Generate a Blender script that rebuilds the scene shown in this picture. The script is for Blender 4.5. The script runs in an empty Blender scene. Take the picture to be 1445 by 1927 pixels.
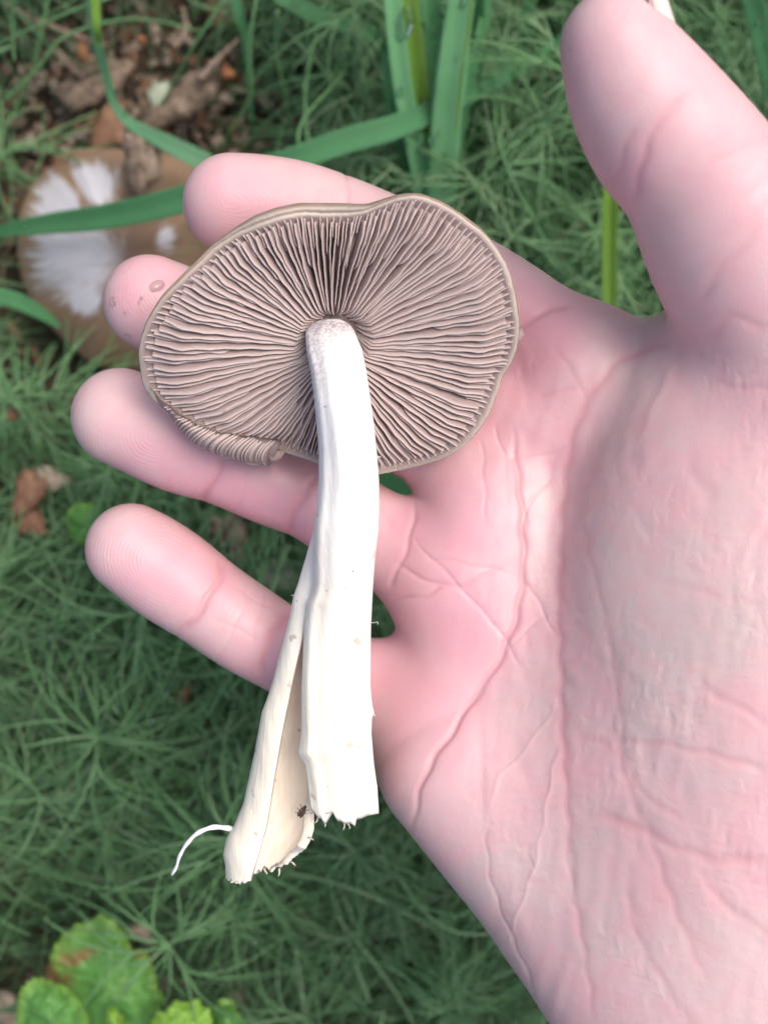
import bpy, bmesh, math, random
import numpy as np
from mathutils import Vector, noise as mnoise

# ------------------------------------------------------------------ camera, world, light, exposure
SC = bpy.context.scene
H = 0.40                 # camera height above the soil, metres; it looks straight down
F = 2000.0               # focal length in photo pixels (photo 1445 x 1927)
FINE = 0.0006            # voxel of the hand surface
random.seed(7); rng = np.random.default_rng(7)

cam_d = bpy.data.cameras.new('camera'); cam = bpy.data.objects.new('camera', cam_d)
SC.collection.objects.link(cam); SC.camera = cam
cam.location = (0, 0, H)
cam_d.sensor_fit = 'VERTICAL'; cam_d.sensor_height = 36.0; cam_d.sensor_width = 27.0
cam_d.lens = F / 1927 * 36.0
cam_d.clip_start = 0.01; cam_d.clip_end = 60
cam_d.dof.use_dof = True; cam_d.dof.focus_distance = 0.188; cam_d.dof.aperture_fstop = 14.0

world = bpy.data.worlds.new('World'); SC.world = world; world.use_nodes = True
wn = world.node_tree
sky = wn.nodes.new('ShaderNodeTexSky'); sky.sky_type = 'NISHITA'; sky.sun_disc = False
SUN_EL, SUN_AZ = math.radians(62), math.radians(62)       # azimuth from +Y towards +X
sky.sun_elevation = SUN_EL; sky.sun_rotation = SUN_AZ
sky.air_density = 1.0; sky.dust_density = 6.0; sky.ozone_density = 0.6
bg = wn.nodes['Background']; bg.inputs['Strength'].default_value = 0.15
wn.links.new(sky.outputs['Color'], bg.inputs['Color'])
sun_d = bpy.data.lights.new('sun', 'SUN'); sun = bpy.data.objects.new('sun', sun_d); SC.collection.objects.link(sun)
sun_d.energy = 1.1; sun_d.angle = math.radians(35); sun_d.color = (1.0, 0.95, 0.9)
sd = Vector((math.sin(SUN_AZ)*math.cos(SUN_EL), math.cos(SUN_AZ)*math.cos(SUN_EL), math.sin(SUN_EL)))
sun.rotation_euler = sd.to_track_quat('Z', 'Y').to_euler(); sun.location = sd*3
SC.view_settings.view_transform = 'Standard'; SC.view_settings.look = 'None'
SC.view_settings.gamma = 1; SC.view_settings.use_curve_mapping = False
SC.view_settings.exposure = 0.56
try:
    SC.cycles.use_denoising = True
except Exception:
    pass

# ------------------------------------------------------------------ helpers
def W(px, py, d):
    """point seen at photo pixel (px,py) lying d metres below the camera"""
    px = np.asarray(px, float); py = np.asarray(py, float); d = np.asarray(d, float)
    return np.stack(np.broadcast_arrays((px-722.5)/F*d, (963.5-py)/F*d, H-d), -1)

def link(name, me, mat=None, parent=None, smooth=True):
    o = bpy.data.objects.new(name, me); SC.collection.objects.link(o)
    if mat is not None and len(me.materials) == 0: me.materials.append(mat)
    if smooth and len(me.polygons): me.polygons.foreach_set('use_smooth', np.ones(len(me.polygons), bool))
    if parent is not None: o.parent = parent
    return o

def mesh(name, V, Fc, attrs=None):
    """V (n,3); Fc list of faces or int array (m,3|4)"""
    me = bpy.data.meshes.new(name)
    V = np.asarray(V, np.float32)
    if isinstance(Fc, np.ndarray):
        k = Fc.shape[1]; m = len(Fc)
        me.vertices.add(len(V)); me.vertices.foreach_set('co', V.ravel())
        me.loops.add(m*k); me.loops.foreach_set('vertex_index', Fc.astype(np.int32).ravel())
        me.polygons.add(m); me.polygons.foreach_set('loop_start', np.arange(0, m*k, k, dtype=np.int32))
        me.update(calc_edges=True)
    else:
        me.from_pydata([tuple(v) for v in V], [], [tuple(int(i) for i in f) for f in Fc]); me.update()
    for a, val in (attrs or {}).items():
        at = me.attributes.new(a, 'FLOAT', 'POINT'); at.data.foreach_set('value', np.asarray(val, np.float32).ravel())
    return me

def empty(name, loc):
    o = bpy.data.objects.new(name, None); o.empty_display_size = 0.01
    o.location = loc; SC.collection.objects.link(o)
    return o

def adopt(child, root):
    """parent a mesh written in world coordinates to an Empty that stands elsewhere"""
    child.parent = root
    child.location = tuple(-c for c in root.location) if root.parent is None else (0, 0, 0)
    return child

def tag(o, label=None, cat=None, group=None, kind=None):
    if label: o['label'] = label
    if cat: o['category'] = cat
    if group: o['group'] = group
    if kind: o['kind'] = kind
    return o

def grid_faces(nu, nv, wrap_u=False, wrap_v=False, off=0):
    iu = np.arange(nu if wrap_u else nu-1); iv = np.arange(nv if wrap_v else nv-1)
    A, B = np.meshgrid(iu, iv, indexing='ij'); A2 = (A+1) % nu; B2 = (B+1) % nv
    return np.stack([A*nv+B, A2*nv+B, A2*nv+B2, A*nv+B2], -1).reshape(-1, 4)+off

def catmull(P, n):
    P = np.asarray(P, float); Q = np.vstack([2*P[0]-P[1], P, 2*P[-1]-P[-2]]); out = []
    for i in range(1, len(Q)-2):
        t = np.linspace(0, 1, n, endpoint=False)[:, None]
        p0, p1, p2, p3 = Q[i-1], Q[i], Q[i+1], Q[i+2]
        out.append(.5*((2*p1)+(-p0+p2)*t+(2*p0-5*p1+4*p2-p3)*t**2+(-p0+3*p1-3*p2+p3)*t**3))
    out.append(Q[-2][None]); return np.vstack(out)

def resample(P, m):
    P = np.asarray(P, float); L = np.r_[0, np.cumsum(np.linalg.norm(np.diff(P, axis=0), axis=1))]
    t = np.linspace(0, L[-1], m); return np.stack([np.interp(t, L, P[:, k]) for k in range(P.shape[1])], 1)

def snoise(x, seed=0, n=6):
    """smooth 1-D noise in -1..1"""
    r = np.random.default_rng(seed); x = np.asarray(x, float); s = 0
    for k in range(n): s = s+np.sin(x*r.uniform(.5, 2.2)*(1+k*.45)+r.uniform(0, 6.28))/(1+k*.5)
    return s/2.2

# ---- material helper
class M:
    def __init__(s, name, rough=.5, spec=.5):
        s.m = bpy.data.materials.new(name); s.m.use_nodes = True; s.t = s.m.node_tree
        s.b = s.t.nodes['Principled BSDF']; s.b.inputs['Roughness'].default_value = rough
        s.b.inputs['Specular IOR Level'].default_value = spec
    def n(s, typ, **kw):
        nd = s.t.nodes.new(typ)
        for k, v in kw.items():
            if k.startswith('i_'):
                nd.inputs[int(k[2:]) if k[2:].isdigit() else k[2:].replace('_', ' ')].default_value = v
            else: setattr(nd, k, v)
        return nd
    def l(s, a, b): s.t.links.new(a, b)
    def attr(s, name):
        return s.n('ShaderNodeAttribute', attribute_name=name).outputs['Fac']
    def co(s, kind='Object'): return s.n('ShaderNodeTexCoord').outputs[kind]
    def noise(s, scale, detail=3, rough=.5, vec=None, dist=0):
        nd = s.n('ShaderNodeTexNoise'); nd.inputs['Scale'].default_value = scale; nd.inputs['Detail'].default_value = detail
        nd.inputs['Roughness'].default_value = rough; nd.inputs['Distortion'].default_value = dist
        s.l(vec if vec is not None else s.co(), nd.inputs['Vector']); return nd.outputs['Fac']
    def math(s, op, a, b=None, c=None, clamp=False):
        nd = s.n('ShaderNodeMath', operation=op, use_clamp=clamp)
        for i, v in enumerate((a, b, c)):
            if v is None: continue
            if isinstance(v, (int, float)): nd.inputs[i].default_value = v
            else: s.l(v, nd.inputs[i])
        return nd.outputs[0]
    def map(s, v, a, b, c=0, d=1, smooth=False):
        nd = s.n('ShaderNodeMapRange'); nd.interpolation_type = 'SMOOTHSTEP' if smooth else 'LINEAR'
        s.l(v, nd.inputs[0])
        for i, x in enumerate((a, b, c, d)): nd.inputs[i+1].default_value = x
        return nd.outputs[0]
    def mix(s, f, a, b, mode='MIX'):
        nd = s.n('ShaderNodeMix', data_type='RGBA', blend_type=mode)
        for sock, v in ((nd.inputs[0], f), (nd.inputs[6], a), (nd.inputs[7], b)):
            if isinstance(v, (int, float)): sock.default_value = v
            elif isinstance(v, tuple): sock.default_value = (*v, 1)
            else: s.l(v, sock)
        return nd.outputs[2]
    def color(s, c):
        if isinstance(c, tuple): s.b.inputs['Base Color'].default_value = (*c, 1)
        else: s.l(c, s.b.inputs['Base Color'])
        return s
    def bump(s, h, dist=.001, strength=1, normal=None):
        nd = s.n('ShaderNodeBump'); nd.inputs['Distance'].default_value = dist; nd.inputs['Strength'].default_value = strength
        s.l(h, nd.inputs['Height'])
        if normal is not None: s.l(normal, nd.inputs['Normal'])
        s.l(nd.outputs[0], s.b.inputs['Normal']); return nd.outputs[0]
    def sss(s, w, rad, scale):
        s.b.inputs['Subsurface Weight'].default_value = w; s.b.inputs['Subsurface Radius'].default_value = rad
        s.b.inputs['Subsurface Scale'].default_value = scale; return s
    def trans(s, w):      # thin leaf: let some light through
        tr = s.n('ShaderNodeBsdfTranslucent'); mx = s.n('ShaderNodeMixShader'); mx.inputs[0].default_value = w
        src = s.b.inputs['Base Color']
        if src.is_linked: s.l(src.links[0].from_socket, tr.inputs[0])
        else: tr.inputs[0].default_value = src.default_value
        s.l(s.b.outputs[0], mx.inputs[1]); s.l(tr.outputs[0], mx.inputs[2])
        s.l(mx.outputs[0], s.t.nodes['Material Output'].inputs['Surface']); return s

# ------------------------------------------------------------------ materials
MAT = {}
m = M('skin', .42, .42)
pk, bz = m.attr('pink'), m.attr('beige_shade')
mot = m.noise(70, 4, .55); mot2 = m.noise(260, 3, .5)
c = m.mix(pk, (.57, .44, .43), (.62, .335, .385))
c = m.mix(m.math('MULTIPLY', bz, .8), c, (.43, .355, .345))  # mixes the thenar shade into the skin colour
c = m.mix(m.map(mot, .38, .66, 0, .35), c, (.62, .45, .445))
c = m.mix(m.map(m.noise(38, 3, .6), .42, .62, 0, .35), c, (.66, .30, .36))
c = m.mix(m.map(mot2, .45, .7, 0, .30), c, (.62, .31, .34))
c = m.mix(m.math('MULTIPLY', m.attr('crease'), .35, clamp=True), c, (.54, .22, .25))
m.color(c)
ph = m.attr('ridge'); ra = m.attr('ridge_amp')
wob = m.noise(500, 2, .5)
sn = m.math('SINE', m.math('MULTIPLY', m.math('ADD', ph, m.math('MULTIPLY', wob, .5)), 6.2832))
h1 = m.math('MULTIPLY', sn, ra)
vor = m.n('ShaderNodeTexVoronoi', feature='DISTANCE_TO_EDGE'); vor.inputs['Scale'].default_value = 620; m.l(m.co(), vor.inputs['Vector'])
h2 = m.map(vor.outputs['Distance'], 0, .22, 0, 1)
fin = m.noise(2600, 3, .6)
hh = m.math('ADD', m.math('MULTIPLY', h1, m.map(m.noise(190, 3, .6), .35, .65, .04, .36)), m.math('ADD', m.math('MULTIPLY', h2, .12), m.math('MULTIPLY', fin, .55)))
m.bump(hh, .00006, 1)
m.l(m.map(m.noise(120, 3), .35, .7, .34, .55), m.b.inputs['Roughness'])
m.sss(.35, (1.0, .32, .22), .0022); MAT['skin'] = m.m

m = M('nail', .22, .5); m.color(m.mix(m.noise(300, 2), (.82, .60, .56), (.86, .70, .66))); m.sss(.3, (1, .4, .3), .001); MAT['nail'] = m.m

m = M('gill_flesh', .62, .3)
e = m.attr('edge')
c = m.mix(m.noise(180, 4), (.27, .20, .19), (.36, .275, .265))
c = m.mix(m.map(m.noise(1400, 3), .5, .75, 0, .4), c, (.24, .17, .155))
c = m.mix(m.map(e, .82, 1.0, 0, .75), c, (.54, .45, .42))
m.color(c); m.bump(m.noise(2500, 3), .0001, .5); m.sss(.2, (1, .6, .5), .0006); MAT['gill'] = m.m

m = M('cap_flesh', .5, .4)
z = m.attr('zone')
st = m.noise(260, 5, .6)
c = m.mix(st, (.22, .165, .13), (.36, .285, .235))
c = m.mix(m.map(z, .35, .6, 0, 1), c, m.mix(m.noise(500, 3), (.42, .35, .30), (.56, .49, .42)))
c = m.mix(m.map(z, .8, .95, 0, 1), c, (.25, .185, .17))
c = m.mix(m.map(m.noise(90, 2), .62, .7, 0, .5), c, (.16, .11, .09))
m.color(c); m.bump(m.noise(1500, 4), .0002, .6); m.sss(.15, (1, .6, .5), .0006); MAT['cap'] = m.m

m = M('stem_flesh', .55, .3)
mp = m.n('ShaderNodeMapping'); mp.inputs['Scale'].default_value = (1, .12, 1); m.l(m.co(), mp.inputs['Vector'])
fb = m.noise(1500, 4, .6, vec=mp.outputs[0])
sy = m.n('ShaderNodeSeparateXYZ'); m.l(m.co(), sy.inputs[0])
low = m.map(sy.outputs[1], .012, -.035, 0, 1)
c = m.mix(low, (.80, .79, .78), (.80, .755, .63))
c = m.mix(m.map(fb, .35, .7, 0, .25), c, (.70, .665, .59))
c = m.mix(m.map(m.noise(110, 4, .6), .52, .7, 0, .4), c, (.66, .60, .50))
t = m.attr('inner')
c = m.mix(t, c, m.mix(fb, (.66, .575, .48), (.80, .73, .64)))
g = m.attr('stem_grey')
c = m.mix(m.math('MULTIPLY', g, m.map(m.noise(1500, 5, .7), .4, .62, 0, .8)), c, (.42, .36, .38))  # greyer fibrous tone at the stem top and along its left side
c = m.mix(m.map(m.noise(330, 2, .4), .715, .74, 0, .65), c, (.40, .34, .27))
m.color(c); m.bump(m.math('ADD', m.math('MULTIPLY', fb, 1.6), m.noise(260, 3)), .0002, .5); m.sss(.3, (1, .85, .65), .001); MAT['stem'] = m.m

m = M('filament', .4); m.color((.74, .74, .74)); m.sss(.4, (1, 1, 1), .001); MAT['filament'] = m.m
m = M('shell', .18, .6); m.color(m.mix(m.noise(900, 2), (.03, .016, .012), (.09, .05, .035))); MAT['shell'] = m.m
m = M('dark_speck', .7); m.color((.07, .05, .04)); MAT['speck'] = m.m

def leaf_mat(name, a, b, rough=.42, tr=.42, scale=60, bump=.0002, streak=True):
    m = M(name, rough, .5)
    rnd = m.n('ShaderNodeObjectInfo').outputs['Random']
    v = m.noise(scale, 3)
    c = m.mix(v, a, b)
    if streak:
        cr = m.attr('across'); w = m.math('SINE', m.math('MULTIPLY', cr, 60.0))
        c = m.mix(m.map(w, -1, 1, 0, .28), c, tuple(min(1, x*1.5) for x in b))
        m.bump(w, bump, .6)
    else: m.bump(m.noise(400, 3), bump*2, .8)
    m.color(c); m.trans(tr); return m.m
MAT['blade'] = leaf_mat('grass_green', (.09, .29, .12), (.13, .37, .165))
MAT['blade_pale'] = leaf_mat('grass_pale_green', (.15, .38, .20), (.20, .45, .25))
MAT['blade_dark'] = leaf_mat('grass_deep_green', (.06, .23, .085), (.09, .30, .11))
MAT['tuft'] = leaf_mat('tuft_green', (.15, .42, .17), (.21, .52, .25), tr=.5)
MAT['tuft_pale'] = leaf_mat('tuft_pale_green', (.20, .50, .23), (.28, .60, .32), tr=.5)
MAT['blade_yellow'] = leaf_mat('grass_yellow_green', (.16, .34, .05), (.26, .44, .08))

def strand_mat(name, a, b, c3):
    m = M(name, .5, .4); t = m.attr('tint')
    c = m.mix(m.map(t, 0, .6), a, b); c = m.mix(m.map(t, .6, 1.0), c, c3); m.color(c); m.trans(.42); return m.m
MAT['horsetail'] = strand_mat('horsetail_green', (.135, .30, .13), (.20, .41, .18), (.34, .52, .29))
MAT['thicket'] = strand_mat('horsetail_shade_green', (.12, .25, .115), (.18, .36, .17), (.36, .46, .29))
MAT['dry'] = strand_mat('dry_straw', (.16, .11, .07), (.27, .21, .14), (.36, .31, .22))

m = M('soil', .9, .2)
n1 = m.noise(28, 6, .65); n2 = m.noise(240, 5, .7)
c = m.mix(m.map(n1, .35, .65), (.05, .042, .030), (.13, .092, .064))
c = m.mix(m.map(n2, .5, .72, 0, .8), c, (.17, .12, .085))
c = m.mix(m.map(m.noise(11, 3), .45, .62, 0, .55), c, (.06, .095, .04))
m.color(c); m.bump(m.math('ADD', n1, n2), .006, 1); MAT['soil'] = m.m

def litter_mat(name, a, b, rough=.75, scale=200):
    m = M(name, rough, .35); n = m.noise(scale, 5, .65)
    m.color(m.mix(m.map(n, .35, .68), a, b)); m.bump(m.noise(scale*3, 4), .0006, .9); return m.m
MAT['bark'] = litter_mat('bark', (.06, .042, .032), (.30, .23, .17))
MAT['twig'] = litter_mat('twig', (.16, .11, .085), (.36, .28, .22), scale=420)
MAT['dead_leaf'] = litter_mat('dead_leaf', (.13, .06, .035), (.26, .15, .09), .6)
MAT['pale_dead_leaf'] = litter_mat('pale_dead_leaf', (.26, .20, .15), (.42, .35, .28), .6)
MAT['lichen'] = litter_mat('lichen', (.20, .24, .17), (.40, .44, .34))
MAT['orange_bit'] = litter_mat('orange_bit', (.30, .12, .05), (.42, .20, .10))

m = M('herb_leaf', .4, .5)
t = m.attr('vein'); r = m.attr('radial')
c = m.mix(m.noise(60, 4), (.085, .26, .055), (.15, .36, .08))
c = m.mix(m.map(r, .72, 1.0, 0, .6), c, (.27, .44, .07))
c = m.mix(m.math('MULTIPLY', t, .35), c, (.24, .46, .16))
rust = m.attr('rust'); c = m.mix(m.math('MULTIPLY', rust, m.map(m.noise(150, 4), .35, .55)), c, (.27, .13, .05))
m.color(c); m.bump(m.math('ADD', t, m.noise(320, 4)), .0009, 1); m.trans(.3); MAT['herb'] = m.m
m = M('lime_leaf', .42, .5)
t = m.attr('vein'); c = m.mix(m.noise(90, 4), (.20, .42, .05), (.30, .52, .09)); c = m.mix(m.math('MULTIPLY', t, .3), c, (.40, .58, .2))
m.color(c); m.bump(m.math('ADD', t, m.noise(400, 3)), .0006, 1); m.trans(.3); MAT['lime'] = m.m

m = M('old_cap', .45, .4)
a, r, white_sheen = m.attr('ang'), m.attr('rad'), m.attr('white')
cv = m.n('ShaderNodeCombineXYZ'); m.l(m.math('MULTIPLY', a, 26.0), cv.inputs[0]); m.l(m.math('MULTIPLY', r, 3.0), cv.inputs[1])
fib = m.noise(1.0, 4, .6, vec=cv.outputs[0])
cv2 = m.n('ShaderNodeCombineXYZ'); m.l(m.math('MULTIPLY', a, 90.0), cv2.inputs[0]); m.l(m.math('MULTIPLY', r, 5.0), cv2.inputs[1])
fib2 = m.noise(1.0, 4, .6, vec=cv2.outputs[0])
c = m.mix(m.map(r, .35, 1.0), (.20, .125, .08), (.33, .225, .14))
c = m.mix(m.map(fib, .4, .65, 0, .5), c, (.30, .21, .16))
wm = m.math('ADD', white_sheen, m.math('ADD', m.math('MULTIPLY', m.math('SUBTRACT', fib, .5), 1.8), m.math('MULTIPLY', m.math('SUBTRACT', fib2, .5), 1.6)))
c = m.mix(m.map(wm, .34, .72, 0, .9), c, m.mix(fib2, (.50, .50, .56), (.78, .80, .86)))  # sky sheen mixed in as pale colour
m.color(c); m.bump(fib2, .0012, .8); m.l(m.map(wm, .4, .6, .35, .6), m.b.inputs['Roughness']); MAT['old_cap'] = m.m

m = M('water', .02, .5); m.color((1, 1, 1)); m.b.inputs['Transmission Weight'].default_value = 1; m.b.inputs['IOR'].default_value = 1.33; MAT['water'] = m.m

# ------------------------------------------------------------------ the ground
n = 150
xs = np.r_[-12, -3, -1, np.linspace(-.42, .42, n), 1, 3, 12]; ys = np.r_[-12, -3, -1, np.linspace(-.46, .46, n), 1, 3, 12]
X, Y = np.meshgrid(xs, ys, indexing='ij')
Z = np.array([[mnoise.noise(Vector((x*14, y*14, 1)))*.006+mnoise.noise(Vector((x*60, y*60, 4)))*.003 if abs(x) < .5 and abs(y) < .5 else 0 for y in ys] for x in xs])
g = link('ground', mesh('ground', np.stack([X, Y, Z], -1).reshape(-1, 3), grid_faces(len(xs), len(ys))), MAT['soil'])
tag(g, kind='structure')

# ------------------------------------------------------------------ tubes and blades
def tubes(P, R, sides=3):
    """P (n,m,3) centre lines, R (n,m) radii -> verts, faces, tint per vertex"""
    P = np.asarray(P, float); n_, m_ = P.shape[:2]
    T = np.gradient(P, axis=1); T /= np.linalg.norm(T, axis=2, keepdims=True)+1e-12
    up = np.zeros_like(T); up[..., 2] = 1; par = np.abs((T*up).sum(2)) > .95; up[par] = (1, 0, 0)
    A = np.cross(T, up); A /= np.linalg.norm(A, axis=2, keepdims=True)+1e-12; B = np.cross(T, A)
    ph = np.arange(sides)/sides*2*math.pi
    V = P[:, :, None]+(A[:, :, None]*np.cos(ph)[:, None]+B[:, :, None]*np.sin(ph)[:, None])*np.asarray(R)[:, :, None, None]
    base = grid_faces(m_, sides, wrap_v=True)[:, ::-1]
    Fc = (base[None]+(np.arange(n_)*m_*sides)[:, None, None]).reshape(-1, 4)
    return V.reshape(-1, 3), Fc

def tube_obj(name, P, R, mat, sides=8, parent=None):
    P = np.asarray(P, float)[None]; R = np.asarray(R, float)[None]
    V, Fc = tubes(P, R, sides); m_ = P.shape[1]
    Fl = [tuple(f) for f in Fc]+[tuple(range(sides))[::-1], tuple(range((m_-1)*sides, m_*sides))]
    return link(name, mesh(name, V, Fl, {'tint': np.full(len(V), .5)}), mat, parent)

def blade_mesh(pts, nseg=36, fold=.18, thick=.00016, twist=None):
    """pts rows (px,py,d,width_px); V-folded closed strip"""
    P = catmull(pts, 10); P = resample(P, nseg)
    C = W(P[:, 0], P[:, 1], P[:, 2]); wd = P[:, 3]*P[:, 2]/F/2
    T = np.gradient(C, axis=0); T /= np.linalg.norm(T, axis=1, keepdims=True)
    view = C-np.array([0, 0, H]); view /= np.linalg.norm(view, axis=1, keepdims=True)
    S = np.cross(T, view); S /= np.linalg.norm(S, axis=1, keepdims=True); N = np.cross(S, T)
    N *= np.sign(-(N*view).sum(1))[:, None]
    tw = np.zeros(nseg) if twist is None else np.interp(np.linspace(0, 1, nseg), np.linspace(0, 1, len(twist)), twist)
    S, N = S*np.cos(tw)[:, None]+N*np.sin(tw)[:, None], N*np.cos(tw)[:, None]-S*np.sin(tw)[:, None]
    a = np.linspace(-1, 1, 9)
    ripple = snoise(np.linspace(0, 9, nseg), 3)*.05
    top = C[:, None]+S[:, None]*(a[None, :, None]*wd[:, None, None])+N[:, None]*((np.abs(a)[None]*fold+ripple[:, None]*a[None]-.0)*wd[:, None])[..., None]
    bot = top-N[:, None]*thick
    ring = np.concatenate([top, bot[:, ::-1]], 1); k = ring.shape[1]
    ac = np.tile(np.r_[a, a[::-1]], nseg)
    Fl = [tuple(f) for f in grid_faces(nseg, k, wrap_v=True)]+[tuple(range(k))[::-1], tuple(range((nseg-1)*k, nseg*k))]
    return ring.reshape(-1, 3), Fl, {'across': ac}

def blade(name, pts, mat, parent=None, **kw):
    V, Fl, at = blade_mesh(pts, **kw); return link(name, mesh(name, V, Fl, at), MAT[mat], parent)

# ------------------------------------------------------------------ horsetails
def curve_pts(p0, dirn, length, droop, m_, r, wob=.42):
    """p0 (n,3), dirn (n,3) unit -> (n,m,3)"""
    n_ = len(p0); t = np.linspace(0, 1, m_)
    side = np.cross(dirn, [0, 0, 1.]); side /= np.linalg.norm(side, axis=1, keepdims=True)+1e-9
    a = r.normal(0, wob, n_)
    P = p0[:, None]+dirn[:, None]*(t[None, :, None]*length[:, None, None])
    P = P+side[:, None]*((t**2)[None]*(a*length)[:, None])[..., None]
    P[..., 2] -= (t**2)[None]*(droop*length)[:, None]
    return P

def horsetail(r, height, lean, whorls=6, nb=11, L=.038):
    """stem line + branch strands, all as centre lines; local coords, base at origin"""
    t = np.linspace(0, 1, 8)[:, None]
    stem = np.array(lean)*(t**1.6)*height+np.array([0, 0, 1.])*t*height
    Ps, Rs, Ts = [], [], []
    for k in range(whorls):
        f = .28+.72*(k/(whorls-1)); q = np.array([np.interp(f, t[:, 0], stem[:, j]) for j in range(3)])
        ll = L*(1.15-.45*max(0, f-.45)/.55)
        az = np.arange(nb)/nb*6.283+r.uniform(0, 6.28)+r.normal(0, .38, nb); el = r.uniform(.25, .6, nb)+(f-.5)*.6
        dirn = np.stack([np.cos(az)*np.cos(el), np.sin(az)*np.cos(el), np.sin(el)], 1)
        ln = ll*r.uniform(.45, 1.35, nb)
        P = curve_pts(np.repeat(q[None], nb, 0), dirn, ln, r.uniform(.3, 1.2, nb), 8, r)
        Ps.append(P); Rs.append(np.linspace(.00048, .00022, 8)[None]*np.ones((nb, 1))); Ts.append(r.uniform(.25, .9, nb))
        for node, nsub, sl in ((2, 2, .7),):
            for sgn in (-1, 1):
                pk_ = P[:, node]; az2 = az+sgn*r.uniform(.25, .6, nb)
                tv = P[:, node+1]-P[:, node]; tv /= np.linalg.norm(tv, axis=1, keepdims=True)
                d2 = np.stack([np.cos(az2), np.sin(az2), tv[:, 2]*.6+.05], 1); d2 /= np.linalg.norm(d2, axis=1, keepdims=True)
                P2 = curve_pts(pk_, d2, ln*sl*r.uniform(.7, 1.2, nb), r.uniform(.3, .7, nb), 8, r)
                Ps.append(P2); Rs.append(np.linspace(.00042, .00020, 8)[None]*np.ones((nb, 1))); Ts.append(r.uniform(.1, .8, nb))
    return stem, np.concatenate(Ps), np.concatenate(Rs), np.concatenate(Ts)

def in_litter(px, py):
    """soft mask of the bare litter patch at the top left and under the old cap"""
    a = ((px-250)/270)**2+((py-190)/150)**2; b = ((px-215)/225)**2+((py-490)/230)**2
    return np.minimum(a, b)

def ground_xy(px, py, d=.395):
    return (px-722.5)/F*d, (963.5-py)/F*d

def thicket():
    r = np.random.default_rng(11); VV, FF, TT = [], [], []; off = 0
    cells = []
    for gx in np.arange(-.25, .2501, .0225):
        for gy in np.arange(-.285, .2851, .0225):
            x, y = gx+r.uniform(-.011, .011), gy+r.uniform(-.011, .011)
            px, py = 722.5+x/.395*F, 963.5-y/.395*F
            q = in_litter(px, py)
            if q < .95: continue
            if ((px-190)/300)**2+((py-1890)/170)**2 < 1: continue
            if mnoise.noise(Vector((x*22, y*22, 3))) > .28 and r.random() < .75: continue
            if abs(px-100) < 110 and abs(py-960) < 130: continue
            if abs(px-440) < 90 and abs(py-1040) < 80: continue
            if q < 1.5 or (q < 1.9 and r.random() < .4): continue
            if px > 950 and py > 800 and r.random() < .6: continue
            cells.append((x, y, px, py))
    for (x, y, px, py) in cells:
        q_ = in_litter(px, py)
        h = r.uniform(.035, .085)*(1 if in_litter(px, py) > 1.6 else .6)
        for _try in range(12):
            lx, ly = r.normal(0, .65, 2)
            tx, ty = 722.5+(x+lx*h)/(H-h)*F, 963.5-(y+ly*h)/(H-h)*F
            if in_litter(tx, ty) > 1.6 and ((tx-190)/330)**2+((ty-1890)/210)**2 > 1: break
        else: continue
        st, P, R, T = horsetail(r, h, (lx, ly, 0), 4, 9, r.uniform(.028, .056)*(.55 if q_ < 2.2 else 1))
        P = resamp(P, 6); R = R[:, :1]*np.linspace(1, .45, 6)[None]*r.uniform(.75, 1.25, (len(R), 1))
        P = P+np.array([x, y, 0]); P[..., 2] = np.maximum(P[..., 2], .002)
        V, Fc = tubes(P, R, 3); VV.append(V); FF.append(Fc+off); off += len(V); TT.append(np.repeat(T, 18))
        V, Fc = tubes((st+np.array([x, y, 0]))[None], np.linspace(.0009, .0005, 8)[None], 4); VV.append(V); FF.append(Fc+off); off += len(V); TT.append(np.full(len(V), .3))
    o = link('horsetail_thicket', mesh('horsetail_thicket', np.vstack(VV), np.vstack(FF), {'tint': np.concatenate(TT)}), MAT['thicket'])
    tag(o, 'dense mat of fine green horsetail branches covering the forest floor', 'ground cover', kind='stuff')

def resamp(P, m_):
    t = np.linspace(0, P.shape[1]-1, m_); i = np.minimum(t.astype(int), P.shape[1]-2); f = (t-i)[None, :, None]
    return P[:, i]*(1-f)+P[:, i+1]*f

thicket()

def make_horsetail_variant(seed, height, whorls, nb, L):
    r = np.random.default_rng(seed); stem, P, R, T = horsetail(r, height, (r.normal(0, .3), r.normal(0, .3), 0), whorls, nb, L)
    V, Fc = tubes(stem[None], np.linspace(.0011, .0005, 8)[None], 6)
    sm = mesh('stem', V, Fc, {'tint': np.full(len(V), .8)}); sm.materials.append(MAT['horsetail'])
    ws = []
    per = nb*3
    for k in range(whorls):
        V, Fc = tubes(P[k*per:(k+1)*per], R[k*per:(k+1)*per], 3)
        me = mesh('whorl', V, Fc, {'tint': np.repeat(T[k*per:(k+1)*per], 24)}); me.materials.append(MAT['horsetail']); ws.append(me)
    for me in [sm]+ws: me.polygons.foreach_set('use_smooth', np.ones(len(me.polygons), bool))
    return sm, ws
VAR = [make_horsetail_variant(30+i, h, w, nb, L) for i, (h, w, nb, L) in enumerate([(.085, 4, 11, .044), (.07, 4, 10, .038), (.095, 5, 11, .044), (.06, 3, 10, .032)])]
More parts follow.
